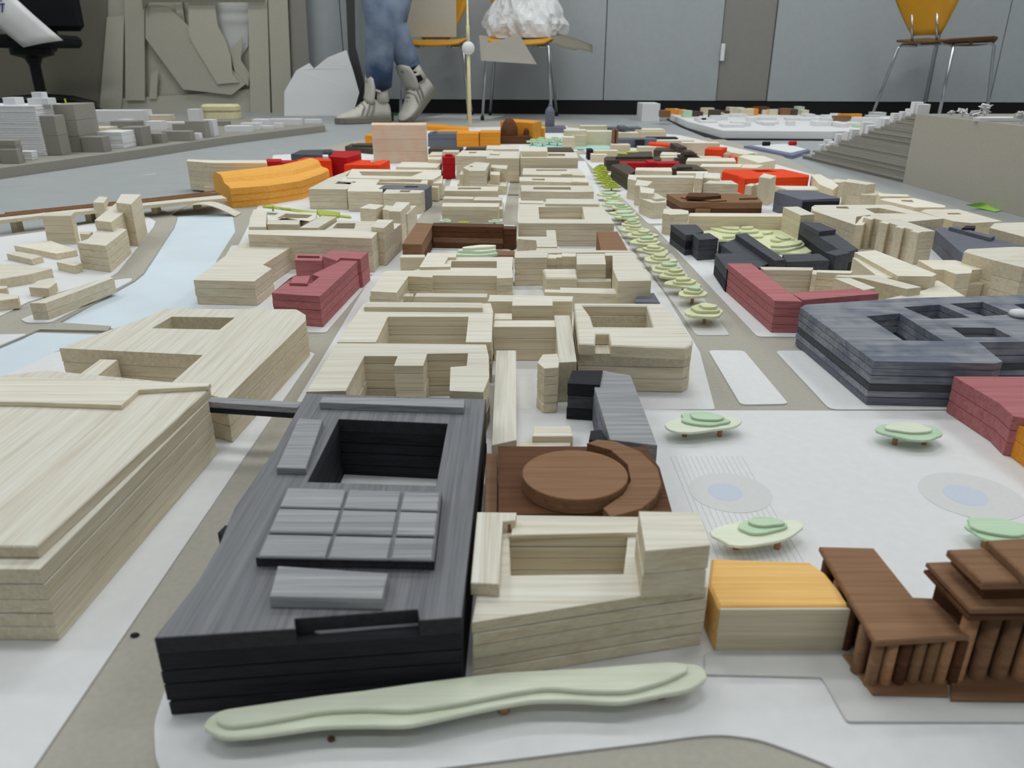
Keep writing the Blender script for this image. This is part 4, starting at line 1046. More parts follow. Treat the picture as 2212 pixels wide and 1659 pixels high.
small('orange-red painted far box beside pale blocks', ORR, [(1523, 322), (1558, 324), (1571, 318), (1530, 317)], 0.046)
small('tiny orange-red cube among pale far blocks', ORR, (1580, 1595, 340, 335), 0.022)
for lab, ol, h in (('pale balsa slab with a slot behind the orange-red big block', [(1482, 348), (1590, 349), (1586, 341), (1486, 341)], 0.040), ('long pale balsa bar just behind the umber sunken roof block', [(1512, 360), (1600, 361), (1604, 354), (1516, 354)], 0.036), ('pale balsa block with cut side next to the tiny orange-red cube', [(1596, 338), (1640, 352), (1676, 346), (1650, 337), (1610, 334)], 0.032), ('pale balsa cube behind the orange-red big block', [(1586, 362), (1634, 363), (1650, 356), (1604, 355)], 0.032), ('pale balsa strip beside the umber round tower', [(1426, 334), (1478, 335), (1476, 329), (1430, 328)], 0.034), ('low pale balsa roof in front of the umber sunken roof block', [(1462, 374), (1530, 374), (1528, 370), (1462, 370)], 0.038), ('small pale balsa bar in front of the bright red court wall', [(1372, 368), (1452, 370), (1450, 362), (1374, 362)], 0.044), ('pale balsa block at the foot of the orange-red far box', [(1570, 328), (1610, 334), (1630, 330), (1590, 324)], 0.034)):
    bld(lab, BX, [('layer', ol, Z, h, dict(n=2, m=[BW]))])
# a lone black cube on the kerb
small('tiny black cube at the start of the white kerb', INK, (1270, 1282, 324, 320), 0.034)
# ------------------------------------------------------------------ model trees
def clump_px(label, x, y, w, specs, mats, group=None, pegs=2, peg_h=0.009, th=0.0022, name='model_tree_clump'):
    """(x, y) canopy centre in the photo, w canopy width in pixels, specs: scale, dx, dy, aspect per layer"""
    zc = ZP + peg_h + th
    c = G(x, y, zc); r = (G(x + w / 2, y, zc) - c).length
    layers = []
    for k, (s, dx, dy, asp) in enumerate(specs):
        layers.append((c.x + dx * r, c.y + dy * r, r * s, r * s * asp, int(x * 7 + y * 3 + k * 11), 0.3 * math.sin(x + k)))
    pg = [(c.x + (i - (pegs - 1) / 2) * r * 0.9, c.y - 0.1 * r) for i in range(pegs)]
    return clump(label, layers, pg, mats, group, peg_h=peg_h, th=th, name=name)
clump_px('three-layer pale green tree canopy on two pegs beside the balsa ring block', 1517, 913, 168, [(1, 0, 0, 0.5), (0.66, 0.05, 0.1, 0.5), (0.46, 0.12, 0.16, 0.5)], [GRN, GRM, GRM])
clump_px('two-layer pale green tree canopy near the rose red block on the square', 1966, 931, 142, [(1, 0, 0, 0.55), (0.66, -0.02, 0.12, 0.55)], [GRM, GRN])
clump_px('tree canopy with a bright green top beside the orange-stained block', 1635, 1148, 198, [(1, 0, 0, 0.48), (0.6, 0.14, 0.12, 0.4), (0.42, 0.24, 0.2, 0.4)], [GRN, GRM, GRM])
clump_px('bright green two-layer tree canopy behind the columned temple', 2165, 1146, 160, [(1, 0, 0, 0.5), (0.86, 0.0, 0.08, 0.5)], [GRM, GRM])
# long hedge strip in front
def strip():
    zc = ZP + 0.012
    lo = [(436, 1570), (450, 1548), (480, 1532), (700, 1500), (900, 1478), (1150, 1462), (1400, 1440), (1500, 1432), (1524, 1444), (1528, 1465), (1490, 1490), (1420, 1502), (1340, 1518), (1250, 1512), (1150, 1512), (1050, 1530), (960, 1550), (880, 1568), (800, 1566), (700, 1568), (560, 1588), (480, 1594)]
    up = [(464, 1555), (480, 1540), (700, 1503), (900, 1474), (1080, 1452), (1300, 1440), (1440, 1428), (1484, 1432), (1488, 1446), (1440, 1470), (1360, 1492), (1270, 1492), (1180, 1484), (1080, 1500), (980, 1520), (880, 1534), (790, 1530), (700, 1534), (560, 1560), (490, 1568)]
    c = G(980, 1520, zc)
    root = thing('model_hedge_strip', 'long wavy pale green two-layer tree strip in front of the black block', 'model tree', (c.x, c.y, ZP))
    for ol, a, b, m_ in ((lo, 0.009, 0.012, GRN), (up, 0.012, 0.015, GRN)):
        pts = [G(x, y, ZP + b).to_2d() - c.to_2d() for x, y in ol]
        bm = bmesh.new(); prism(bm, rounded(pts, 0.006, 3), (), a, b, 0.0006); obj('canopy_layer', bm, m_, root)
    for x, y in ((560, 1600), (880, 1572), (1088, 1555), (1430, 1522)):
        p = G(x, y, ZP)
        bm = bmesh.new(); lathe(bm, [(0.0032, 0), (0.0032, 0.009)], 10, (p.x - c.x, p.y - c.y + 0.006, 0)); obj('peg', bm, PEG, root)
strip()
p = G(716, 1601, ZP)
bm = bmesh.new(); bmesh.ops.create_icosphere(bm, subdivisions=2, radius=0.0016, matrix=Matrix.Translation((0, 0, 0.0016)) @ Matrix.Diagonal((1.2, 0.9, 1, 1)))
o = tag(obj('glue_bead', bm, BRD, None, True), 'tiny dark brown bead lying before the green tree strip', 'bead'); o.location = p
p = G(292, 1374, 0)
bm = bmesh.new(); bmesh.ops.create_icosphere(bm, subdivisions=2, radius=0.0018, matrix=Matrix.Translation((0, 0, 0.0009)) @ Matrix.Diagonal((1.5, 1.0, 0.5, 1)))
o = tag(obj('wood_crumb', bm, INK, None, True), 'tiny black crumb on the grey street beside the black block', 'crumb'); o.location = p
# street trees
lime = [(1296, 364, 32), (1299, 370, 32), (1301, 378, 34), (1303, 386, 34), (1312, 392, 32), (1321, 402, 38)]
for k, (x, y, w) in enumerate(lime):
    clump_px('lime green stacked street tree in the far median row', x, y, w, [(1, 0, 0, 0.9), (0.74, 0.05, 0.05, 0.9), (0.5, 0.1, 0.05, 0.9), (0.28, 0.1, 0.05, 0.9)], [GRY_], 'lime green street trees', 1, 0.008, 0.004)
pale = [(1314, 419, 44, 2), (1325, 430, 44, 3), (1326, 441, 48, 2), (1342, 447, 40, 3), (1346, 460, 52, 2), (1356, 468, 44, 2),
        (1364, 483, 44, 3), (1372, 496, 54, 3), (1386, 507, 60, 3), (1394, 521, 64, 3),
        (1412, 541, 62, 3), (1424, 560, 60, 3), (1438, 580, 66, 3), (1456, 593, 58, 3), (1476, 612, 66, 3), (1496, 632, 62, 3), (1522, 672, 82, 3)]
for k, (x, y, w, n) in enumerate(pale):
    lab = 'pale green stacked street tree on the middle median strip'
    if k == len(pale) - 1: lab = 'largest pale green street tree at the rounded end of the median strip'
    elif k >= 10: lab = 'pale green layered street tree on the long near median strip'
    clump_px(lab, x, y, w * 1.08, [(1, 0, 0, 0.85), (0.68, 0.06 + 0.05 * math.sin(k * 2.3), 0.08, 0.85), (0.42, 0.08 + 0.1 * math.sin(k * 1.7), 0.1, 0.85)][:n], [GRC, GRC, GRC if k % 3 else GRM] if k >= 6 else [GRC, GRM, GRC], None if k == len(pale) - 1 else ('near median street trees' if k >= 10 else 'middle median street trees'), 1, 0.011, 0.0036)
# stack of leaves by the walnut U block and green sticks
clump_px('stack of shifted green leaf plates inside the walnut U block', 1030, 545, 96, [(1, -0.1, 0, 0.6), (0.8, 0.05, 0.12, 0.5), (0.72, 0.1, 0.2, 0.4)], [GRM, GRN, GRN], None, 2, 0.022, 0.004)
for x, y in ((962, 476), (1068, 477)):
    clump_px('mint leaf disc in front of the plain balsa box', x, y, 26, [(1, 0, 0, 0.7), (0.55, 0.1, 0.1, 0.6)], [GRM, GRM], 'mint leaf discs', 1, 0.006)
clump_px('olive green leaf disc between the two mint discs', 1002, 479, 24, [(1, 0, 0, 0.6)], [GRY_], None, 1, 0.006)
c = G(660, 458, 0.006)
root = thing('model_tree_branch', 'thin green slatted tree strip behind the balsa courtyard row', 'model tree', (c.x, c.y, ZP))
for ol, a, b in (([(566, 444), (600, 446), (690, 458), (760, 468), (758, 471), (680, 462), (600, 451), (568, 448)], 0.012, 0.0135), ([(570, 443), (592, 443), (592, 447), (572, 447)], 0.0135, 0.016), ([(604, 447), (628, 449), (628, 452), (606, 450)], 0.0135, 0.016), ([(684, 452), (734, 458), (732, 466), (690, 464)], 0.0135, 0.019), ([(680, 458), (756, 466), (754, 469), (682, 463)], 0.0135, 0.015)):
    bm = bmesh.new(); prism(bm, [G(x, y, ZP + b).to_2d() - c.to_2d() for x, y in ol], (), a, b, 0.0003); obj('leaf_slat', bm, GRY_, root)
for x, y in ((590, 456), (700, 474)):
    p = G(x, y, ZP); bm = bmesh.new(); lathe(bm, [(0.002, 0), (0.002, 0.012)], 8, (p.x - c.x, p.y - c.y, 0)); obj('peg', bm, PEG, root)
for k, (x, y, w) in enumerate(((1150, 304, 22), (1168, 300, 20), (1186, 303, 22), (1198, 299, 26), (1204, 305, 20), (1172, 306, 18))):
    clump_px('mint green far tree beside the walnut domed building', x, y, w, [(1, 0, 0, 1), (0.6, 0.1, 0.1, 1)], [GRM], 'mint far trees', 1, 0.012, 0.006)
# ------------------------------------------------------------------ neighbouring card models
ZB = 0.026
def boxat(label, xl, xr, yb, yt, depth, mat, zb, n=1, group=None, skew=0.0, name='card_block', cat='model building', hut=None):
    if zb == ZB: yb -= 4
    a, b = G(xl, yb, zb), G(xr, yb, zb)
    lo, hi = zb, zb + 0.6
    for _ in range(40):
        m_ = (lo + hi) / 2
        if py_of(a.x, a.y, m_) > yt: lo = m_
        else: hi = m_
    h = m_ - zb
    root = thing(name, label, cat, (a.x, a.y, zb), group) if (n > 1 or hut) else None
    w = b.x - a.x
    ol = [(0, 0), (w, skew), (w, depth + skew), (0, depth)]
    if root is None:
        bm = bmesh.new(); prism(bm, ol, (), 0, h, 0.0006)
        o = obj(name, bm, mat); o.location = (a.x, a.y, zb)
        return tag(o, label, cat, group)
    for k in range(n):
        bm = bmesh.new(); j = random.uniform(-0.0008, 0.0008)
        prism(bm, [(x + j, y + j) for x, y in ol], (), h * k / n, h * (k + 1) / n, 0.0014); obj('card_layer', bm, mat, root)
    for (u0, u1, v0, v1, hh) in hut or ():
        bm = bmesh.new(); prism(bm, [(w * u0, depth * v0), (w * u1, depth * v0), (w * u1, depth * v1), (w * u0, depth * v1)], (), h, h + hh, 0.0006); obj('roof_hut', bm, mat, root)
    return root
sheet('card_model_base', 'thick grey cardboard base of the grey and white high-rise model', 'model base', [(-260, 402), (0, 363), (300, 323), (488, 296), (702, 271), (690, 259), (400, 251), (100, 249), (-260, 256)], FLOOR, ZB, CARD2, 0, bev=0.0006)
g1 = 'grey and white blocks on the high-rise model'
boxat('tall white tower of thin stacked card layers with two roof huts', -120, 98, 341, 228, 0.16, WHITE2, ZB, 22, hut=[(0.62, 0.74, 0.3, 0.6, 0.022), (0.86, 1.06, 0.3, 0.6, 0.020), (0.90, 1.0, 0.35, 0.55, 0.038)])
boxat('tall plain grey card tower leaning against the white layered tower', 101, 134, 340, 250, 0.06, CARD2, ZB, 2)
boxat('broad grey card tower with a slanted side behind the white layered tower', 120, 172, 334, 226, 0.14, CARD2, ZB, 3, skew=0.02)
for lab, v in (('low grey card block before the white layered tower', (-30, 42, 356, 303, 0.03, CARD2)), ('small grey card cube at the near edge of the high-rise model', (4, 42, 358, 323, 0.02, CARD2)), ('small white card cube at the foot of the white layered tower', (44, 71, 350, 327, 0.03, WHITE2)),
               ('grey card cube with a white lid beside the grey tower', (180, 226, 333, 296, 0.05, CARD2)), ('wide white layered card block beside the lidded grey cube', (214, 268, 325, 285, 0.10, WHITE2)), ('tall grey card block with a notched top on the high-rise model', (268, 310, 319, 275, 0.08, CARD2)),
               ('thin pale wooden plate roof on the high-rise model', (182, 232, 290, 276, 0.10, BW)), ('long white block at the back of the high-rise model', (186, 310, 268, 239, 0.12, WHITE2)), ('pale cream strip block at the back of the high-rise model', (312, 366, 266, 249, 0.08, BW)),
               ('upright grey card slab near the step in the cardboard base', (404, 446, 302, 262, 0.05, CARD2)), ('upright white card slab beside the grey slab', (440, 464, 299, 259, 0.05, WHITE2)), ('white cube in front of the cream rounded bar', (408, 432, 266, 236, 0.06, WHITE2))):
    boxat(lab, *v[:5], v[5], ZB, 4 if 'layered' in lab else 1)
for v in ((310, 352, 314, 289, 0.05), (352, 412, 309, 284, 0.05), (240, 286, 281, 262, 0.08), (286, 300, 282, 262, 0.06), (374, 404, 290, 268, 0.06), (468, 492, 276, 262, 0.05)):
    boxat('low grey card block on the high-rise model', *v[:4], v[4], CARD2, ZB, group='low grey card blocks on the high-rise model')
for v in ((258, 284, 279, 258, 0.05), (318, 350, 286, 262, 0.06), (330, 400, 281, 264, 0.06), (406, 432, 305, 288, 0.03), (486, 540, 290, 272, 0.05), (520, 560, 284, 266, 0.05), (546, 580, 278, 258, 0.06), (582, 650, 274, 257, 0.05), (658, 692, 271, 258, 0.04), (592, 610, 280, 266, 0.03), (560, 590, 283, 272, 0.03)):
    boxat('low white card block on the high-rise model', *v[:4], v[4], WHITE2, ZB, group='low white card blocks on the high-rise model')
a = G(436, 258, ZB); b = G(512, 258, ZB)
root = thing('card_block', 'cream bar with rounded ends on a cream slab', 'model building', (a.x, a.y, ZB))
w = b.x - a.x
CREAM = plain('cream_foam', S(222, 214, 176), 0.8)
bm = bmesh.new(); prism(bm, rounded([(0, 0), (w, 0), (w, 0.12), (0, 0.12)], 0.05), (), 0, 0.035, 0.002); obj('slab', bm, CREAM, root)
bm = bmesh.new(); prism(bm, rounded([(-0.01, 0), (w, 0), (w, 0.12), (-0.01, 0.12)], 0.05), (), 0.036, 0.075, 0.01); obj('rounded_bar', bm, CREAM, root)
p = G(150, 262, ZB); zt_ = D(150, 213, p.y).z
bm = bmesh.new(); tube(bm, [(0.012, 0, 0), (0.0, 0, zt_ - ZB)], 0.004, 6)
o = tag(obj('yellow_stick', bm, plain('yellow_stick_paint', S(214, 218, 60), 0.6)), 'thin yellow stick poking up behind the grey tower', 'stick'); o.location = p
# white landscape model
zw = 0.034
sheet('card_model_base', 'white card base of the low landscape model on a black sheet', 'model base', [(1485, 262), (1562, 282), (1800, 284), (2040, 274), (2020, 262), (1860, 257), (1780, 250), (1700, 242), (1446, 246)], FLOOR + 0.006, zw, WHITE, 0, bev=0.0006)
sheet('black_sheet', 'thin black sheet under the white landscape model', 'sheet', [(1470, 272), (1540, 300), (1800, 301), (1850, 300), (2010, 286), (2000, 274), (1860, 264), (1780, 258), (1700, 254), (1440, 256)], FLOOR, FLOOR + 0.006, BLACK, 0)
boxat('plain white card box at the corner of the landscape model', 1386, 1424, 262, 224, 0.20, WHITE2, FLOOR)
rd = random.Random(5)
for k in range(46):
    t = rd.random(); v = rd.random()
    x = 1500 + 420 * t; y = 252 + 28 * v
    if y > 276 - (1540 - x) * 0.3 * (x < 1540): y = 262
    w = rd.uniform(14, 40)
    boxat('small white foam block on the low landscape model', x, x + w, y, y - rd.uniform(4, 10), rd.uniform(0.04, 0.09), WHITE2, zw, group='white foam blocks on the landscape model')
cols = [BX, BX, BRN, BX, UMB, RED, GRM, BX, BRD, ORD]
nm = {BX: 'pale balsa', BRN: 'walnut brown', UMB: 'umber', RED: 'red', GRM: 'green', BRD: 'dark brown', ORD: 'orange'}
for k in range(26):
    x = 1428 + 12.2 * k + rd.uniform(-3, 3); y = 247 + rd.uniform(-4, 4) + (3 if k < 12 else 0)
    m_ = cols[rd.randrange(len(cols))]
    boxat('tiny %s block crowded at the back of the landscape model' % nm[m_], x, x + rd.uniform(12, 30), y, y - rd.uniform(8, 16), rd.uniform(0.05, 0.1), m_, zw, group='tiny coloured blocks on the landscape model')
for v in ((1812, 1860, 262, 246, 0.03, ORD), (1800, 1836, 264, 250, 0.03, BRN)):
    boxat('tiny %s block near the chair leg on the landscape model' % ('orange' if v[5] is ORD else 'brown'), *v[:4], v[4], v[5], zw)
boxat('long white strip block before the black plinth on the landscape model', 1846, 1960, 270, 254, 0.05, WHITE2, zw)
boxat('thin green strip block on the landscape model', 1846, 1920, 276, 269, 0.03, GRM, zw)
# contour layer model at the right
A, B, C = G(1735, 343, FLOOR), G(1953, 396, FLOOR), G(2400, 522, FLOOR)
root = thing('contour_model', 'stacked grey cardboard hillside model with a smooth end board', 'landscape model', (B.x, B.y, FLOOR))
dirv = (A - B).normalized(); nrm = Vector((-dirv.y, dirv.x, 0))
if nrm.y < 0: nrm = -nrm
nrm = (nrm + Vector((0.25, 0, 0))).normalized()
NL = 26; HTOT = D(1975, 247, B.y).z - FLOOR
LEN = (A - B).length
for k in range(NL):
    f = k / (NL - 1)
    ln = LEN * (1 - f) ** 1.0 * (0.97 + 0.05 * math.sin(k * 1.9)) + 0.03
    r0 = dirv * ln; j = nrm * random.uniform(0, 0.004)
    e = (C - B)
    depth = 1.0
    pts = [r0 + j, Vector((0, 0, 0)) + j, e + j, e + nrm * depth, r0 + nrm * depth - dirv * 0.1 * f]
    bm = bmesh.new(); prism(bm, [(p.x, p.y) for p in pts], (), HTOT * k / NL, HTOT * (k + 1) / NL, 0.0008); obj('contour_layer', bm, CARD2, root)
tb = (C - B)
bm = bmesh.new()
prism(bm, [(-0.004 * nrm.x, -0.004 * nrm.y), (tb.x - 0.004 * nrm.x, tb.y - 0.004 * nrm.y), (tb.x - 0.001 * nrm.x, tb.y - 0.001 * nrm.y), (-0.001 * nrm.x, -0.001 * nrm.y)], (), 0, HTOT * 1.01, 0.0004)
obj('end_board', bm, CARD, root)
LNS = [LEN * (1 - k / (NL - 1)) * (0.97 + 0.05 * math.sin(k * 1.9)) + 0.03 for k in range(NL)]
for k in range(34):
    pos = 0.02 + (LEN - 0.06) * (k + rd.uniform(0.2, 0.8)) / 34
    top = max([q for q in range(NL) if LNS[q] > pos + 0.012] + [0])
    s = B + dirv * pos + nrm * rd.uniform(0.018, 0.05)
    bm = bmesh.new(); ww = rd.uniform(0.010, 0.016)
    prism(bm, [(-ww, -0.011), (ww, -0.011), (ww, 0.011), (-ww, 0.011)], (), 0, rd.uniform(0.020, 0.040), 0.0006)
    o = tag(obj('foam_house', bm, WHITE2), 'small white house block on the steps of the grey hillside model', 'model building', 'white houses on the hillside model'); o.location = (s.x, s.y, FLOOR + HTOT * (top + 1) / NL)
WIRE = plain('silver_wire', S(225, 225, 228), 0.35, 0.6, noise=0.02)
def wire_tree(px, py, hgt, seed, wide):
    r_ = random.Random(seed)
    base = B.lerp(C, min(max((px - 1965) / 470.0, 0), 1)) + nrm * 0.05
    root = thing('wire_tree', 'crumpled silver wire tree on top of the grey hillside model', 'model tree', (base.x, base.y, FLOOR + HTOT), 'silver wire trees on the hillside model')
    bm = bmesh.new(); tube(bm, [(0, 0, 0), (0.003, 0, hgt * 0.5)], 0.0022, 6); obj('trunk', bm, WIRE, root)
    for q in range(4):
        pts = [Vector((0.003, 0, hgt * 0.4))]
        for _ in range(6): pts.append(Vector((r_.uniform(-wide, wide), r_.uniform(-0.01, 0.01), hgt * r_.uniform(0.35, 1.0))))
        bm = bmesh.new(); tube(bm, pts, 0.0018, 5); obj('wire_branch', bm, WIRE, root)
for px, hgt, sd, wd in ((2042, 0.022, 1, 0.012), (2098, 0.036, 2, 0.016), (2185, 0.028, 3, 0.016), (2010, 0.014, 4, 0.008), (2075, 0.018, 5, 0.012)):
    wire_tree(px, 0, hgt, sd, wd)
base = B.lerp(C, 0.36) + nrm * 0.05
bm = bmesh.new(); prism(bm, blob(0, 0, 0.055, 0.02, 3), (), 0, 0.009, 0.001)
o = tag(obj('foam_plate', bm, WHITE), 'white foam plate lying on top of the grey hillside model', 'foam plate'); o.location = (base.x, base.y, FLOOR + HTOT)
# board with pens on the floor
brd = sheet('drawing_board', 'white sheet on a blue-edged board lying beside the hillside model', 'board', [(1607, 315), (1712, 336), (1750, 324), (1700, 309)], FLOOR, FLOOR + 0.012, plain('blue_grey_board', S(120, 126, 158), 0.5), 0)
sheet('paper_sheet', 'white paper sheet on the blue-edged board', 'paper', [(1625, 314), (1708, 330), (1742, 322), (1698, 310)], FLOOR + 0.012, FLOOR + 0.013, WHITE, 0)
for lab, (x, y), mt in (('short black marker cap on the white sheet', (1655, 315), BLACK), ('short red marker cap on the white sheet', (1712, 314), RED)):
    p = G(x, y, FLOOR + 0.013); bm = bmesh.new(); tube(bm, [(-0.014, 0, 0.008), (0.014, 0.004, 0.008)], 0.008, 8)
    o = tag(obj('marker_cap', bm, mt), lab, 'marker'); o.location = p
# lime note on the floor
bm = bmesh.new(); rows = []
for k in range(9):
    t = k / 8
    x0, y0 = Vector((2086, 443)).lerp(Vector((2150, 458)), t); x1, y1 = Vector((2118, 438)).lerp(Vector((2182, 451)), t)
    zz = FLOOR + 0.001 + 0.012 * (1 - t) ** 3
    a_, b_ = G(x0, y0, zz), G(x1, y1, zz)
    rows.append([bm.verts.new(q) for q in (a_, b_, b_ + Vector((0, 0, 0.0008)), a_ + Vector((0, 0, 0.0008)))])
for r, s in zip(rows, rows[1:]):
    for i in range(4):
        j = (i + 1) % 4; bm.faces.new((r[i], s[i], s[j], r[j]))
bm.faces.new(rows[0]); bm.faces.new(rows[-1][::-1]); bmesh.ops.recalc_face_normals(bm, faces=bm.faces[:])
tag(obj('paper_note', bm, plain('lime_note', S(160, 214, 96), 0.7)), 'curled lime green paper note on the floor by the hillside model', 'note')
for k, (x, y, s) in enumerate(((318, 378, 9), (332, 376, 7), (590, 325, 5), (770, 240, 6))):
    p = G(x, y, FLOOR); q = G(x + s, y, FLOOR); r = (q - p).length
    bm = bmesh.new(); prism(bm, blob(0, 0, r, r * 0.35, k + 40, 7, 0.35, rot=0.6 + k), (), 0, 0.001, 0)
    o = tag(obj('paper_scrap', bm, WHITE), 'tiny white paper scrap on the bare grey floor', 'paper scrap', 'paper scraps on the floor'); o.location = p
# ------------------------------------------------------------------ things along the back wall
def flatpoly(name, pts, th, mat, parent=None, snap=True):
    """thin board standing upright: pts are (px, py, Y); thickness th runs away from the viewer"""
    P3 = []
    for x, y, Y in pts:
        p = D(x, y, Y) if Y > 1.5 else WD(x, y, Y)
        if snap and y >= 226: p.z = FLOOR
        P3.append(p)
    bm = bmesh.new()
    f = [bm.verts.new(p) for p in P3]; bk = [bm.verts.new(p + Vector((0, th, 0))) for p in P3]
    n = len(f)
    tris = tessellate_polygon([[Vector((p.x, p.z, 0)) for p in P3]])
    for t in tris:
        bm.faces.new([f[i] for i in t]); bm.faces.new([bk[i] for i in reversed(t)])
    for i in range(n):
        j = (i + 1) % n
        bm.faces.new((f[i], f[j], bk[j], bk[i]))
    bmesh.ops.recalc_face_normals(bm, faces=bm.faces[:])
    return obj(name, bm, mat, parent)
GB = plain('grey_brown_cardboard', S(186, 182, 167), 0.85, noise=0.05, scale=120, obj_var=0.06)
GBD = plain('dark_grey_brown_card', S(128, 124, 110), 0.85, noise=0.05, scale=120)  # darker card stock for the sheet behind the office chair, batten and bent strip
strips = [
    ('large grey-brown cardboard sheet standing behind the offcut strips', [(150, -150), (655, -150), (652, 234), (213, 233)], GB, 0),
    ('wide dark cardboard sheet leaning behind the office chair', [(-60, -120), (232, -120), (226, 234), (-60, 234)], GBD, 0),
    ('pale bluish paper sheet showing between the cardboard strips', [(450, -60), (536, -60), (536, 100), (505, 150), (462, 60)], GREYP, 1),
    ('tapering cardboard strip standing at the left of the offcuts', [(231, 37), (268, 33), (264, 217), (258, 233), (213, 232)], GB, 3),
    ('tall straight cardboard strip next to the tapering one', [(268, -120), (311, -120), (313, 217), (271, 217)], GB, 4),
    ('long flat cardboard strip lying along the floor below the offcuts', [(216, 214), (400, 205), (545, 192), (640, 215), (640, 236), (216, 235)], GB, 2),
    ('short cardboard strip standing in the gap under the diagonal one', [(326, 158), (342, 150), (338, 214), (322, 214)], GB, 3),
    ('broad diagonal cardboard strip leaning across the offcuts', [(314, 20), (330, 10), (361, 13), (460, 105), (530, 182), (500, 205), (396, 193), (314, 82)], GB, 5),
    ('two narrow cardboard slivers beside the diagonal strip', [(366, -60), (384, -60), (402, 70), (386, 56)], GB, 3),
    ('torn cardboard strip with a ragged right edge', [(404, -120), (445, -120), (470, 55), (486, 85), (498, 120), (502, 160), (516, 178), (470, 182), (420, 100), (408, 78)], GB, 6),
    ('small torn cardboard wedge beside the ragged strip', [(494, 110), (524, 80), (520, 130), (540, 160), (536, 186), (510, 165)], GB, 4),
    ('upright cardboard strip right of the torn wedge', [(532, -120), (574, -120), (583, 234), (540, 234)], GB, 6),
    ('wide upright cardboard strip at the right end of the offcuts', [(575, -120), (616, -120), (629, 187), (614, 234), (587, 234)], GB, 7),
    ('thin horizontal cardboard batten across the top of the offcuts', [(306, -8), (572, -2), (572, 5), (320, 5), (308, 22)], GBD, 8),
    ('grey card strip leaning just beyond the offcuts', [(620, -120), (652, -120), (668, 134), (632, 190)], CARD2, 5),
    ('dark grey upright batten between the white torn paper and the jeans', [(742, -120), (764, -120), (768, 100), (790, 190), (772, 232), (752, 110)], plain('dark_grey_batten', S(74, 76, 74), 0.7), 4)]
for lab, ol, mt, k in strips:
    Yk = 0.012 + 0.012 * k
    if ol[0][0] > 700: Yk = 0.10
    if ol[0][0] < 0: Yk = 0.03
    o = flatpoly('cardboard_strip', [(x, y, Yk) for x, y in ol], 0.004, mt)
    tag(o, lab, 'cardboard')
# white torn paper
tag(flatpoly('torn_paper', [(612, 232, 5.22), (614, 198, 5.26), (640, 152, 5.3), (668, 136, 5.32), (678, 148, 5.3), (708, 124, 5.33), (748, 108, 5.36), (762, 150, 5.3), (776, 200, 5.24), (760, 230, 5.2), (700, 236, 5.2)], 0.003, WHITE), 'large torn white paper sheet propped up beside the jeans', 'paper')
tag(flatpoly('white_board', [(812, 200, 5.34), (836, 200, 5.34), (836, 240, 5.34), (812, 240, 5.34)], 0.004, WHITE), 'narrow white board standing behind the front shoe', 'board')
sheet('paper_sheet', 'flat white paper sheet on the floor behind the television tower', 'paper', [(920, 254), (1060, 256), (1090, 250), (960, 247)], FLOOR, FLOOR + 0.002, WHITE, 0)
p = G(838, 262, FLOOR); bm = bmesh.new(); prism(bm, [(-0.03, 0), (0.03, 0), (0.03, 0.04), (-0.03, 0.04)], (), 0, 0.045, 0.003)
o = tag(obj('tape_block', bm, plain('dark_green_block', S(44, 58, 56), 0.5)), 'dark green block on the floor between the two shoes', 'block'); o.location = p
sheet('cutting_mat', 'green edged black cutting mat lying behind the shoes', 'cutting mat', [(820, 248), (900, 249), (905, 244), (825, 243)], FLOOR, FLOOR + 0.004, plain('green_mat', S(70, 110, 60), 0.6), 0)

# ------------------------------------------------------------------ chairs
YEL = plain('yellow_lacquered_plywood', S(206, 146, 28), 0.4, noise=0.05, scale=12, spec=0.4)
CHR = plain('chrome_tube', S(190, 192, 195), 0.22, 1.0, noise=0.02)
DRK = plain('dark_rubber', S(30, 30, 32), 0.6)
def shell(bm, grid, th):
    """grid of points [row][col]; gives a plate of thickness th along the local normal"""
    R, Cn = len(grid), len(grid[0])
    def nrm_(i, j):
        a = grid[min(i + 1, R - 1)][j] - grid[max(i - 1, 0)][j]; b = grid[i][min(j + 1, Cn - 1)] - grid[i][max(j - 1, 0)]
        return b.cross(a).normalized()
    top = [[bm.verts.new(grid[i][j] + nrm_(i, j) * th / 2) for j in range(Cn)] for i in range(R)]
    bot = [[bm.verts.new(grid[i][j] - nrm_(i, j) * th / 2) for j in range(Cn)] for i in range(R)]
    for i in range(R - 1):
        for j in range(Cn - 1):
            bm.faces.new((top[i][j], top[i][j + 1], top[i + 1][j + 1], top[i + 1][j]))
            bm.faces.new((bot[i][j], bot[i + 1][j], bot[i + 1][j + 1], bot[i][j + 1]))
    edge = [(0, j) for j in range(Cn)] + [(i, Cn - 1) for i in range(1, R)] + [(R - 1, j) for j in range(Cn - 2, -1, -1)] + [(i, 0) for i in range(R - 2, 0, -1)]
    for k in range(len(edge)):
        a, b = edge[k], edge[(k + 1) % len(edge)]
        bm.faces.new((top[a[0]][a[1]], bot[a[0]][a[1]], bot[b[0]][b[1]], top[b[0]][b[1]]))
    bmesh.ops.recalc_face_normals(bm, faces=bm.faces[:])
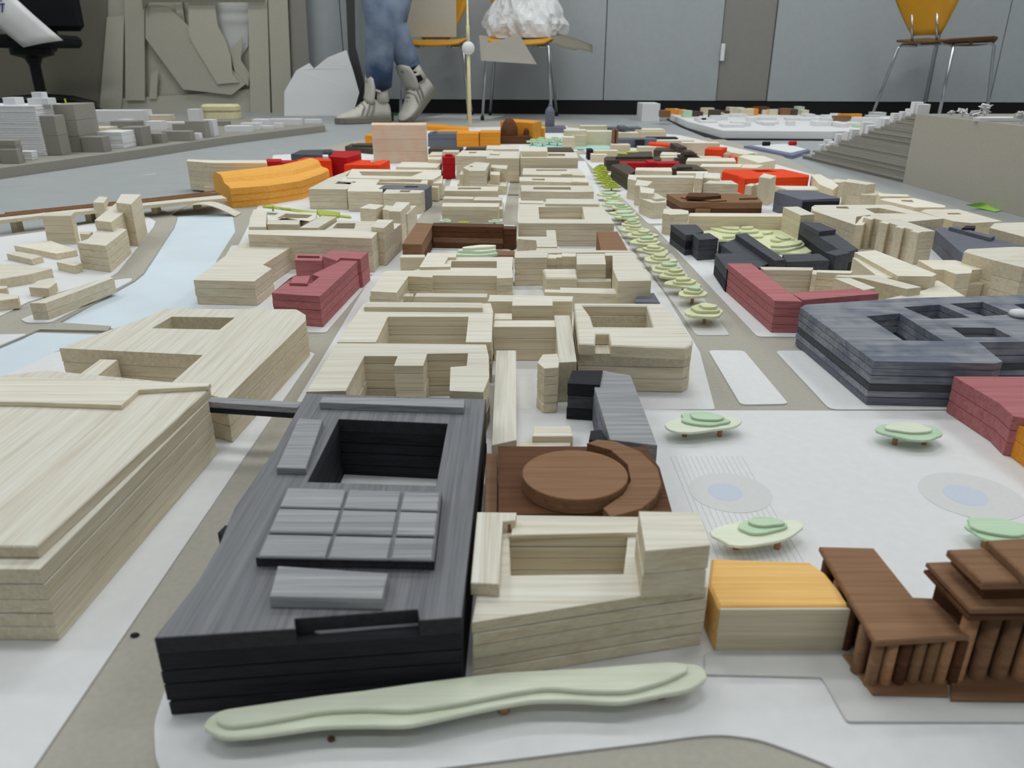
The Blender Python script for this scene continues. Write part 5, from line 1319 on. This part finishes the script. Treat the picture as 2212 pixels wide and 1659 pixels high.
def make_chair(label, loc, rotz, seat_mat=YEL, s=1.0):
    t = thing('stacking_chair', label, 'chair', loc, 'yellow stacking chairs along the wall')
    t.rotation_euler = (0, 0, rotz); t.scale = (s, s, s)
    N = 10
    grid = []
    for i in range(N + 1):
        v = i / N; y = -0.21 + 0.40 * v
        wdt = 0.205 * (1 - 0.10 * v - 0.25 * max(0, 0.12 - v) / 0.12 - 0.10 * max(0, v - 0.8) / 0.2)
        z = 0.445 - 0.02 * v - 0.03 * max(0, 0.2 - v) ** 2 / 0.04
        grid.append([Vector((wdt * u, y, z - 0.012 * (1 - u * u) + 0.004)) for u in [k / 6 - 1 for k in range(13)]])
    bm = bmesh.new(); shell(bm, grid, 0.011); obj('seat', bm, seat_mat, t, True)
    grid = []
    for i in range(N + 1):
        v = i / N; z = 0.455 + 0.37 * v
        wdt = 0.085 + 0.12 * min(1, v / 0.55) ** 0.9 - 0.06 * max(0, v - 0.75) ** 2 / 0.0625
        y = 0.185 + 0.07 * v + 0.015 * math.sin(v * 3.1)
        grid.append([Vector((wdt * u, y - 0.02 * u * u, z)) for u in [k / 6 - 1 for k in range(13)]])
    bm = bmesh.new(); shell(bm, grid, 0.011); obj('backrest', bm, YEL, t, True)
    zf = FLOOR * 0
    for sx in (-1, 1):
        bm = bmesh.new(); tube(bm, [(0.10 * sx, -0.10, 0.415), (0.165 * sx, -0.165, 0.418), (0.178 * sx, -0.178, 0.40), (0.205 * sx, -0.215, 0.01)], 0.0085, 10); obj('leg', bm, CHR, t, True)
        bm = bmesh.new(); tube(bm, [(0.10 * sx, 0.09, 0.405), (0.155 * sx, 0.145, 0.408), (0.17 * sx, 0.16, 0.39), (0.215 * sx, 0.23, 0.01)], 0.0085, 10); obj('leg', bm, CHR, t, True)
        for yy, xx in ((-0.216, 0.205), (0.231, 0.215)):
            bm = bmesh.new(); lathe(bm, [(0.011, 0.0), (0.0115, 0.018), (0.0085, 0.024)], 10, (xx * sx, yy, 0)); obj('foot_cap', bm, DRK, t)
        bm = bmesh.new(); tube(bm, [(0.075 * sx, -0.10, 0.418), (0.075 * sx, 0.10, 0.408), (0.075 * sx, 0.175, 0.43), (0.075 * sx, 0.215, 0.56)], 0.007, 8); obj('back_rail', bm, CHR, t, True)
    return t
def on_floor(x, y): return G(x, y, FLOOR)
WL = 5.42
make_chair('yellow plywood chair with a grey card sheet propped on its seat', (-0.47, 5.06, FLOOR), 0.03)
make_chair('yellow plywood chair holding a crumpled white plastic bag', (0.05, 4.98, FLOOR), -0.10)
make_chair('yellow plywood chair with a dark underside seen from behind against the wall', (2.43, 4.70, FLOOR), 2.05, plain('brown_stained_plywood', S(112, 74, 30), 0.5))
# card sheets on the chairs
tag(flatpoly('card_sheet', [(868, -150, 5.14), (984, -150, 5.14), (986, 80, 5.10), (880, 80, 5.10)], 0.003, GB, snap=False), 'grey-brown card rectangle standing on the chair seat against its back', 'cardboard')
tag(flatpoly('card_offcut', [(1035, 76, 4.74), (1052, 78, 4.74), (1055, 92, 4.74), (1122, 75, 4.745), (1160, 139, 4.72), (1039, 131, 4.72)], 0.003, CARD, snap=False), 'pale grey card offcut hanging from the front edge of the chair with the bag', 'cardboard')
bm = bmesh.new(); grid = []
for i in range(13):
    v = i / 12
    x = 1120 + 160 * v
    yt = 68 + 2 * v + 55 * max(0, v - 0.35) ** 1.6
    yb = yt + 30 - 14 * v + (6 if 0.55 < v < 0.8 else 0)
    grid.append([D(x, yt + (yb - yt) * u, 4.92 - 0.14 * u) for u in (0, 0.35, 0.7, 1.0)])
shell(bm, grid, 0.003)
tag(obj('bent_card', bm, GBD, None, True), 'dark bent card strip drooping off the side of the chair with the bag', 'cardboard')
# crumpled bag
def bag(name, label, c, sx, sy, sz, seed, mat, flat=0.0):
    from mathutils import noise as mn
    bm = bmesh.new(); bmesh.ops.create_icosphere(bm, subdivisions=5, radius=1.0)
    for v in bm.verts:
        d = v.co.normalized(); o_ = Vector((seed, seed * 2, 0))
        k = 1.0 + 0.22 * mn.noise(d * 1.6 + o_) + 0.30 * (0.5 - abs(mn.noise(d * 2.6 + o_))) * 0.6 + 0.14 * (0.3 - abs(mn.noise(d * 4.5 + o_))) + 0.02 * (0.3 - abs(mn.noise(d * 12 + o_)))
        co = d * k
        z = max(co.z, -0.45) + 0.45
        tap = 1.0 if z < 0.35 else 1 - 0.42 * min(1.0, (z - 0.35) / 0.9)
        v.co = Vector((co.x * sx * tap, co.y * sy * tap, z * sz))
    o = obj(name, bm, mat, None, False); o.location = c
    return tag(o, label, 'bag')
BAG = plain('white_plastic_film', S(222, 222, 222), 0.35, noise=0.05, scale=10, spec=0.5)
bag('plastic_bag', 'crumpled white plastic bag on the yellow chair', (0.09, 4.99, FLOOR + 0.448), 0.23, 0.16, 0.24, 4, BAG)
# office chair with a bag
def office():
    c = Vector((-2.94, 5.10, FLOOR))
    BLK = plain('black_fabric', S(22, 22, 26), 0.9, noise=0.15, scale=90)
    PLA = plain('black_plastic', S(16, 16, 18), 0.4)
    t = thing('office_chair', 'black swivel office chair with a star base beside the cardboard', 'office chair', c)
    bm = bmesh.new(); prism(bm, rounded([(-0.24, -0.22), (0.24, -0.22), (0.24, 0.22), (-0.24, 0.22)], 0.10), (), 0.40, 0.47, 0.02); obj('seat', bm, BLK, t)
    bm = bmesh.new(); prism(bm, rounded([(-0.23, 0.20), (0.23, 0.20), (0.23, 0.26), (-0.23, 0.26)], 0.03), (), 0.50, 1.0, 0.03); obj('backrest', bm, BLK, t)
    bm = bmesh.new(); tube(bm, [(0, 0.05, 0.38), (0, 0.25, 0.40), (0, 0.30, 0.46), (0, 0.27, 0.62)], 0.022, 8); obj('back_bracket', bm, PLA, t)
    bm = bmesh.new(); lathe(bm, [(0.05, 0.07), (0.05, 0.12), (0.032, 0.14), (0.032, 0.30), (0.05, 0.34), (0.12, 0.36), (0.12, 0.395)], 16); obj('column', bm, PLA, t)
    for k in range(5):
        a = k * 2 * math.pi / 5 + 0.15
        d = Vector((math.cos(a), math.sin(a), 0))
        bm = bmesh.new(); tube(bm, [d * 0.03 + Vector((0, 0, 0.105)), d * 0.18 + Vector((0, 0, 0.10)), d * 0.31 + Vector((0, 0, 0.075))], [0.032, 0.026, 0.018], 8); arm = obj('base_arm', bm, PLA, t)
        bm = bmesh.new(); sd = Vector((-d.y, d.x, 0))
        for q in (-1, 1):
            cc_ = d * 0.31 + sd * 0.014 * q + Vector((0, 0, 0.028))
            tube(bm, [cc_ - sd * 0.009, cc_ + sd * 0.009], 0.028, 14)
        obj('caster', bm, PLA, arm)
    # white padded pouch hanging over the seat edge
    grid = []
    bag_root = thing('white_pouch', 'white padded pouch with a blue pen scribble on the office chair', 'bag', c + Vector((0.10, -0.24, 0.40)))
    for i in range(9):
        v = i / 8
        grid.append([])
        for k in range(7):
            u = k / 6
            x = -0.26 + 0.28 * v + 0.23 * u
            z = 0.27 - 0.27 * v + 0.05 * u * (1 - 0.3 * v)
            y = -0.03 - 0.02 * math.sin(math.pi * u) - 0.015 * math.sin(math.pi * v)
            grid[-1].append(Vector((x, y, z)))
    bm = bmesh.new(); shell(bm, grid, 0.02); obj('pouch', bm, BAG, bag_root, True)
    PEN = plain('blue_pen_ink', S(46, 58, 128), 0.6)
    ptsl = [[(-0.10, 0.262), (-0.065, 0.25), (-0.10, 0.235), (-0.055, 0.232), (-0.085, 0.215), (-0.02, 0.222)], [(-0.03, 0.225), (-0.045, 0.18)], [(-0.085, 0.24), (-0.03, 0.238)]]
    for q in ptsl:
        bm = bmesh.new(); tube(bm, [(x + 0.01, -0.079, z - 0.002) for x, z in q], 0.0035, 6); obj('pen_scribble', bm, PEN, bag_root)
office()

# ------------------------------------------------------------------ person
def person():
    JEAN, nt, b = nodes_of('washed_blue_denim')
    tc = nt.nodes.new('ShaderNodeTexCoord'); nz = nt.nodes.new('ShaderNodeTexNoise'); nz.inputs['Scale'].default_value = 11; nz.inputs['Detail'].default_value = 6
    nt.links.new(tc.outputs['Object'], nz.inputs['Vector'])
    sep = nt.nodes.new('ShaderNodeSeparateXYZ'); nt.links.new(tc.outputs['Object'], sep.inputs[0])
    mr = nt.nodes.new('ShaderNodeMapRange'); mr.inputs['From Min'].default_value = 0.17; mr.inputs['From Max'].default_value = 0.36
    nt.links.new(sep.outputs['Z'], mr.inputs['Value'])
    ad = nt.nodes.new('ShaderNodeMath'); ad.operation = 'MULTIPLY_ADD'; nt.links.new(mr.outputs[0], ad.inputs[0]); ad.inputs[1].default_value = 0.45
    sc = nt.nodes.new('ShaderNodeMath'); sc.operation = 'MULTIPLY'; sc.inputs[1].default_value = 0.6; nt.links.new(nz.outputs['Fac'], sc.inputs[0]); nt.links.new(sc.outputs[0], ad.inputs[2])
    rp = ramp(nt, [(0.25, S(24, 32, 54)), (0.5, S(52, 72, 104)), (0.85, S(128, 142, 162))]); nt.links.new(ad.outputs[0], rp.inputs['Fac']); nt.links.new(rp.outputs['Color'], b.inputs['Base Color']); b.inputs['Roughness'].default_value = 0.9
    SKIN = plain('skin', S(206, 160, 132), 0.6); TOP = plain('dark_grey_jumper', S(60, 62, 68), 0.9); HAIR = plain('dark_brown_hair', S(52, 38, 28), 0.7)
    SHW = plain('worn_white_leather', S(198, 194, 184), 0.5, noise=0.06, scale=40); SHG = plain('grey_suede_trim', S(140, 136, 126), 0.8); SOLE = plain('grey_beige_rubber', S(122, 118, 106), 0.7); SOCK = plain('black_sock', S(18, 18, 20), 0.9)
    Ya, Yb = 4.62, 4.78
    topA = D(827, 0, Ya); topB = D(852, 20, Yb)
    hA = D(838, 250, Ya)
    MA = Matrix.Translation(Vector((hA.x, Ya, FLOOR))) @ Matrix.Rotation(math.pi + 0.52, 4, 'Z') @ Matrix.Diagonal((1.04, 1.25, 1.22, 1))
    MB = Matrix.Rotation(math.pi + 0.85, 4, 'Z') @ Matrix.Rotation(0.66, 4, 'Y') @ Matrix.Diagonal((0.96, 1.25, 1.22, 1))
    toeB = G(880, 264, FLOOR)
    MB = Matrix.Translation(Vector((toeB.x, toeB.y, FLOOR + 0.006)) - MB @ Vector((0.26, 0, 0.0))) @ MB
    ankA = MA @ Vector((0.045, 0, 0.16)); ankB = MB @ Vector((0.045, 0, 0.16))
    hip = Vector((topA.x + 0.03, 4.72, 0.92))
    c0 = Vector((hip.x, hip.y, FLOOR))
    root = thing('person', 'person in washed blue jeans and worn white high-top sneakers mid-stride', 'person', c0)
    R = lambda p: Vector(p) - c0
    kneeA = Vector((topA.x - 0.01, ankA.y - 0.02, 0.50)); kneeB = Vector((topB.x - 0.005, ankB.y - 0.04, 0.52))
    # body: one continuous skinned mesh
    J = [R(hip), R((hip.x, hip.y, 1.12)), R((hip.x, hip.y - 0.01, 1.36)), R((hip.x, hip.y - 0.02, 1.47)), R((hip.x - 0.01, hip.y - 0.04, 1.56)), R((hip.x - 0.02, hip.y - 0.05, 1.70)),
         R((hip.x - 0.09, hip.y, 0.88)), R(kneeA), R(ankA), R(MA @ Vector((0.10, 0, 0.06))),
         R((hip.x + 0.09, hip.y, 0.88)), R(kneeB), R(ankB), R(MB @ Vector((0.10, 0, 0.06))),
         R((hip.x - 0.18, hip.y, 1.38)), R((hip.x - 0.22, hip.y + 0.04, 1.10)), R((hip.x - 0.22, hip.y - 0.08, 0.88)), R((hip.x - 0.22, hip.y - 0.10, 0.80)),
         R((hip.x + 0.18, hip.y, 1.38)), R((hip.x + 0.22, hip.y + 0.06, 1.10)), R((hip.x + 0.22, hip.y + 0.0, 0.88)), R((hip.x + 0.22, hip.y - 0.01, 0.80))]
    E_ = [(0, 1), (1, 2), (2, 3), (3, 4), (4, 5), (0, 6), (6, 7), (7, 8), (8, 9), (0, 10), (10, 11), (11, 12), (12, 13), (2, 14), (14, 15), (15, 16), (16, 17), (2, 18), (18, 19), (19, 20), (20, 21)]
    rad = [0.11, 0.115, 0.13, 0.055, 0.06, 0.085, 0.06, 0.045, 0.030, 0.026, 0.06, 0.045, 0.030, 0.026, 0.055, 0.042, 0.03, 0.035, 0.055, 0.042, 0.03, 0.035]
    me = bpy.data.meshes.new('body'); me.from_pydata([tuple(j) for j in J], E_, []); me.update()
    bo = bpy.data.objects.new('body', me); col.objects.link(bo); bo.parent = root; me.materials.append(SKIN)
    sk = bo.modifiers.new('skin', 'SKIN'); ss = bo.modifiers.new('subsurf', 'SUBSURF'); ss.levels = ss.render_levels = 2
    for i, v in enumerate(me.skin_vertices[0].data): v.radius = (rad[i], rad[i] * (0.8 if i in (0, 1, 2) else 1)); v.use_root = (i == 0)
    def limb(name, path, radii, mat, n=16, asp=1.0):
        bm = bmesh.new(); tube(bm, [R(p) for p in path], radii, n, True)
        return obj(name, bm, mat, root, True)
    def wr(path, radii, sub=5, amp=0.004, seed=1):
        r_ = random.Random(seed); P_, Q_ = [], []
        for k in range(len(path) - 1):
            for s in range(sub):
                t = s / sub
                P_.append(Vector(path[k]).lerp(Vector(path[k + 1]), t)); Q_.append(radii[k] + (radii[k + 1] - radii[k]) * t + r_.uniform(-amp, amp))
        P_.append(Vector(path[-1])); Q_.append(radii[-1]); return P_, Q_
    la, ra = wr([ (hip.x - 0.08, hip.y, 0.90), kneeA, kneeA.lerp(ankA, 0.5), ankA + Vector((0.005, 0, 0.02)), ankA + Vector((0.012, 0.01, -0.015))], [0.105, 0.09, 0.078, 0.072, 0.064], 5, 0.003, 3)
    limb('jeans_leg', la, ra, JEAN, 20)
    lb, rb = wr([(hip.x + 0.08, hip.y, 0.90), kneeB, kneeB.lerp(ankB, 0.5), ankB.lerp(kneeB, 0.10), ankB.lerp(kneeB, 0.02)], [0.105, 0.09, 0.072, 0.066, 0.062], 5, 0.003, 5)
    limb('jeans_leg', lb, rb, JEAN, 20)
    limb('jeans_seat', [(hip.x, hip.y, 0.84), (hip.x, hip.y, 0.90), (hip.x, hip.y, 1.02)], [0.13, 0.165, 0.15], JEAN, 20)
    limb('jumper', [(hip.x, hip.y, 0.98), (hip.x, hip.y, 1.15), (hip.x, hip.y - 0.01, 1.36), (hip.x, hip.y - 0.015, 1.46)], [0.165, 0.16, 0.175, 0.075], TOP, 20)
    for k in (14, 18): limb('sleeve', [J[k] + c0, J[k + 1] + c0, J[k + 2] + c0], [0.075, 0.058, 0.042], TOP, 12)
    bm = bmesh.new(); bmesh.ops.create_icosphere(bm, subdivisions=3, radius=0.10, matrix=Matrix.Translation(J[5] + Vector((0, 0.02, 0.02))) @ Matrix.Diagonal((0.95, 1.05, 1.05, 1))); obj('hair', bm, HAIR, root, True)
    for ank, kn in ((ankA, kneeA), (ankB, kneeB)):
        limb('sock', [ank + (ank - kn).normalized() * 0.08, ank + (kn - ank).normalized() * 0.05], [0.046, 0.048], SOCK, 12)
    # high-top sneaker, built along +x (toe), z up, heel at 0
    def sneaker(M):
        sh = thing('sneaker', None, None); del_keys = [k for k in ('label', 'category') if k in sh]
        sh.parent = root; sh.matrix_local = M
        sec = [(-0.005, 0.030, 0.085), (0.02, 0.036, 0.115), (0.06, 0.038, 0.120), (0.10, 0.040, 0.112), (0.14, 0.043, 0.092), (0.18, 0.047, 0.068), (0.22, 0.048, 0.052), (0.26, 0.042, 0.044), (0.285, 0.026, 0.034), (0.295, 0.010, 0.022)]
        bm = bmesh.new(); rings = []
        for x, w, h in sec:
            ring = []
            for k in range(14):
                a = math.pi * k / 13
                ring.append(bm.verts.new((x, w * math.cos(a) * (1.0 if math.sin(a) < 0.9 else 0.95), 0.024 + (h - 0.024) * max(0.0, math.sin(a)) ** 0.75)))
            rings.append(ring)
        for r, s in zip(rings, rings[1:]):
            for i in range(13): bm.faces.new((r[i], r[i + 1], s[i + 1], s[i]))
        bm.faces.new(rings[0]); bm.faces.new(rings[-1][::-1])
        for r, s in zip(rings, rings[1:]): bm.faces.new((r[0], s[0], s[-1], r[-1]))
        bmesh.ops.recalc_face_normals(bm, faces=bm.faces[:]); up = obj('upper', bm, SHW, sh, True)
        out = [(-0.012, 0.0)] + [(x, -w - 0.005) for x, w, h in sec] + [(0.303, 0.0)] + [(x, w + 0.005) for x, w, h in reversed(sec)]
        bm = bmesh.new(); prism(bm, out, (), 0.0, 0.028, 0.004); obj('sole', bm, SOLE, sh)
        bm = bmesh.new(); tube(bm, [(0.035, 0, 0.09), (0.038, 0, 0.13), (0.04, 0, 0.165)], [0.044, 0.043, 0.046], 16); obj('collar', bm, SHW, sh, True)
        g_ = []
        for i in range(7):
            v = i / 6
            g_.append([Vector((0.115 - 0.03 * v + 0.012 * v * v - 0.012 * u * u, 0.040 * u * (1 + 0.2 * math.sin(v * 3)), 0.085 + 0.125 * v - 0.02 * u * u * v)) for u in [k / 4 - 1 for k in range(9)]])
        bm = bmesh.new(); shell(bm, g_, 0.022); tg = obj('tongue', bm, SHW, sh, True)
        for a in (-0.5, 0.0, 0.5):
            bm = bmesh.new(); bmesh.ops.create_icosphere(bm, subdivisions=2, radius=1.0, matrix=Matrix.Translation((0.108, 0.012 * math.sin(a), 0.166 + 0.012 * math.cos(a))) @ Matrix.Rotation(-a, 4, 'X') @ Matrix.Diagonal((0.004, 0.0045, 0.011, 1))); obj('tongue_emblem', bm, SHG, sh)
        for sgn in (-1, 1):
            for k in range(3):
                x = 0.085 + 0.028 * k
                bm = bmesh.new(); tube(bm, [(x + 0.028, sgn * 0.0435, 0.034), (x + 0.012, sgn * 0.041, 0.062), (x, sgn * 0.030, 0.092 - 0.010 * k)], 0.0055, 6); obj('side_stripe', bm, SHG, sh)
        for k in range(5):
            x = 0.105 + 0.020 * k; z = 0.112 - 0.0125 * k
            bm = bmesh.new(); tube(bm, [(x, -0.028, z - 0.012), (x + 0.002, 0, z + 0.002), (x, 0.028, z - 0.012)], 0.0045, 6); obj('lace', bm, SHG, sh)
        bm = bmesh.new(); tube(bm, [(0.055, -0.047, 0.135), (0.095, -0.030, 0.150), (0.10, 0, 0.152), (0.095, 0.030, 0.150), (0.055, 0.047, 0.135)], 0.006, 6); obj('ankle_strap', bm, SHW, sh)
    T0 = Matrix.Translation(-c0)
    sneaker(T0 @ MA); sneaker(T0 @ MB)
person()
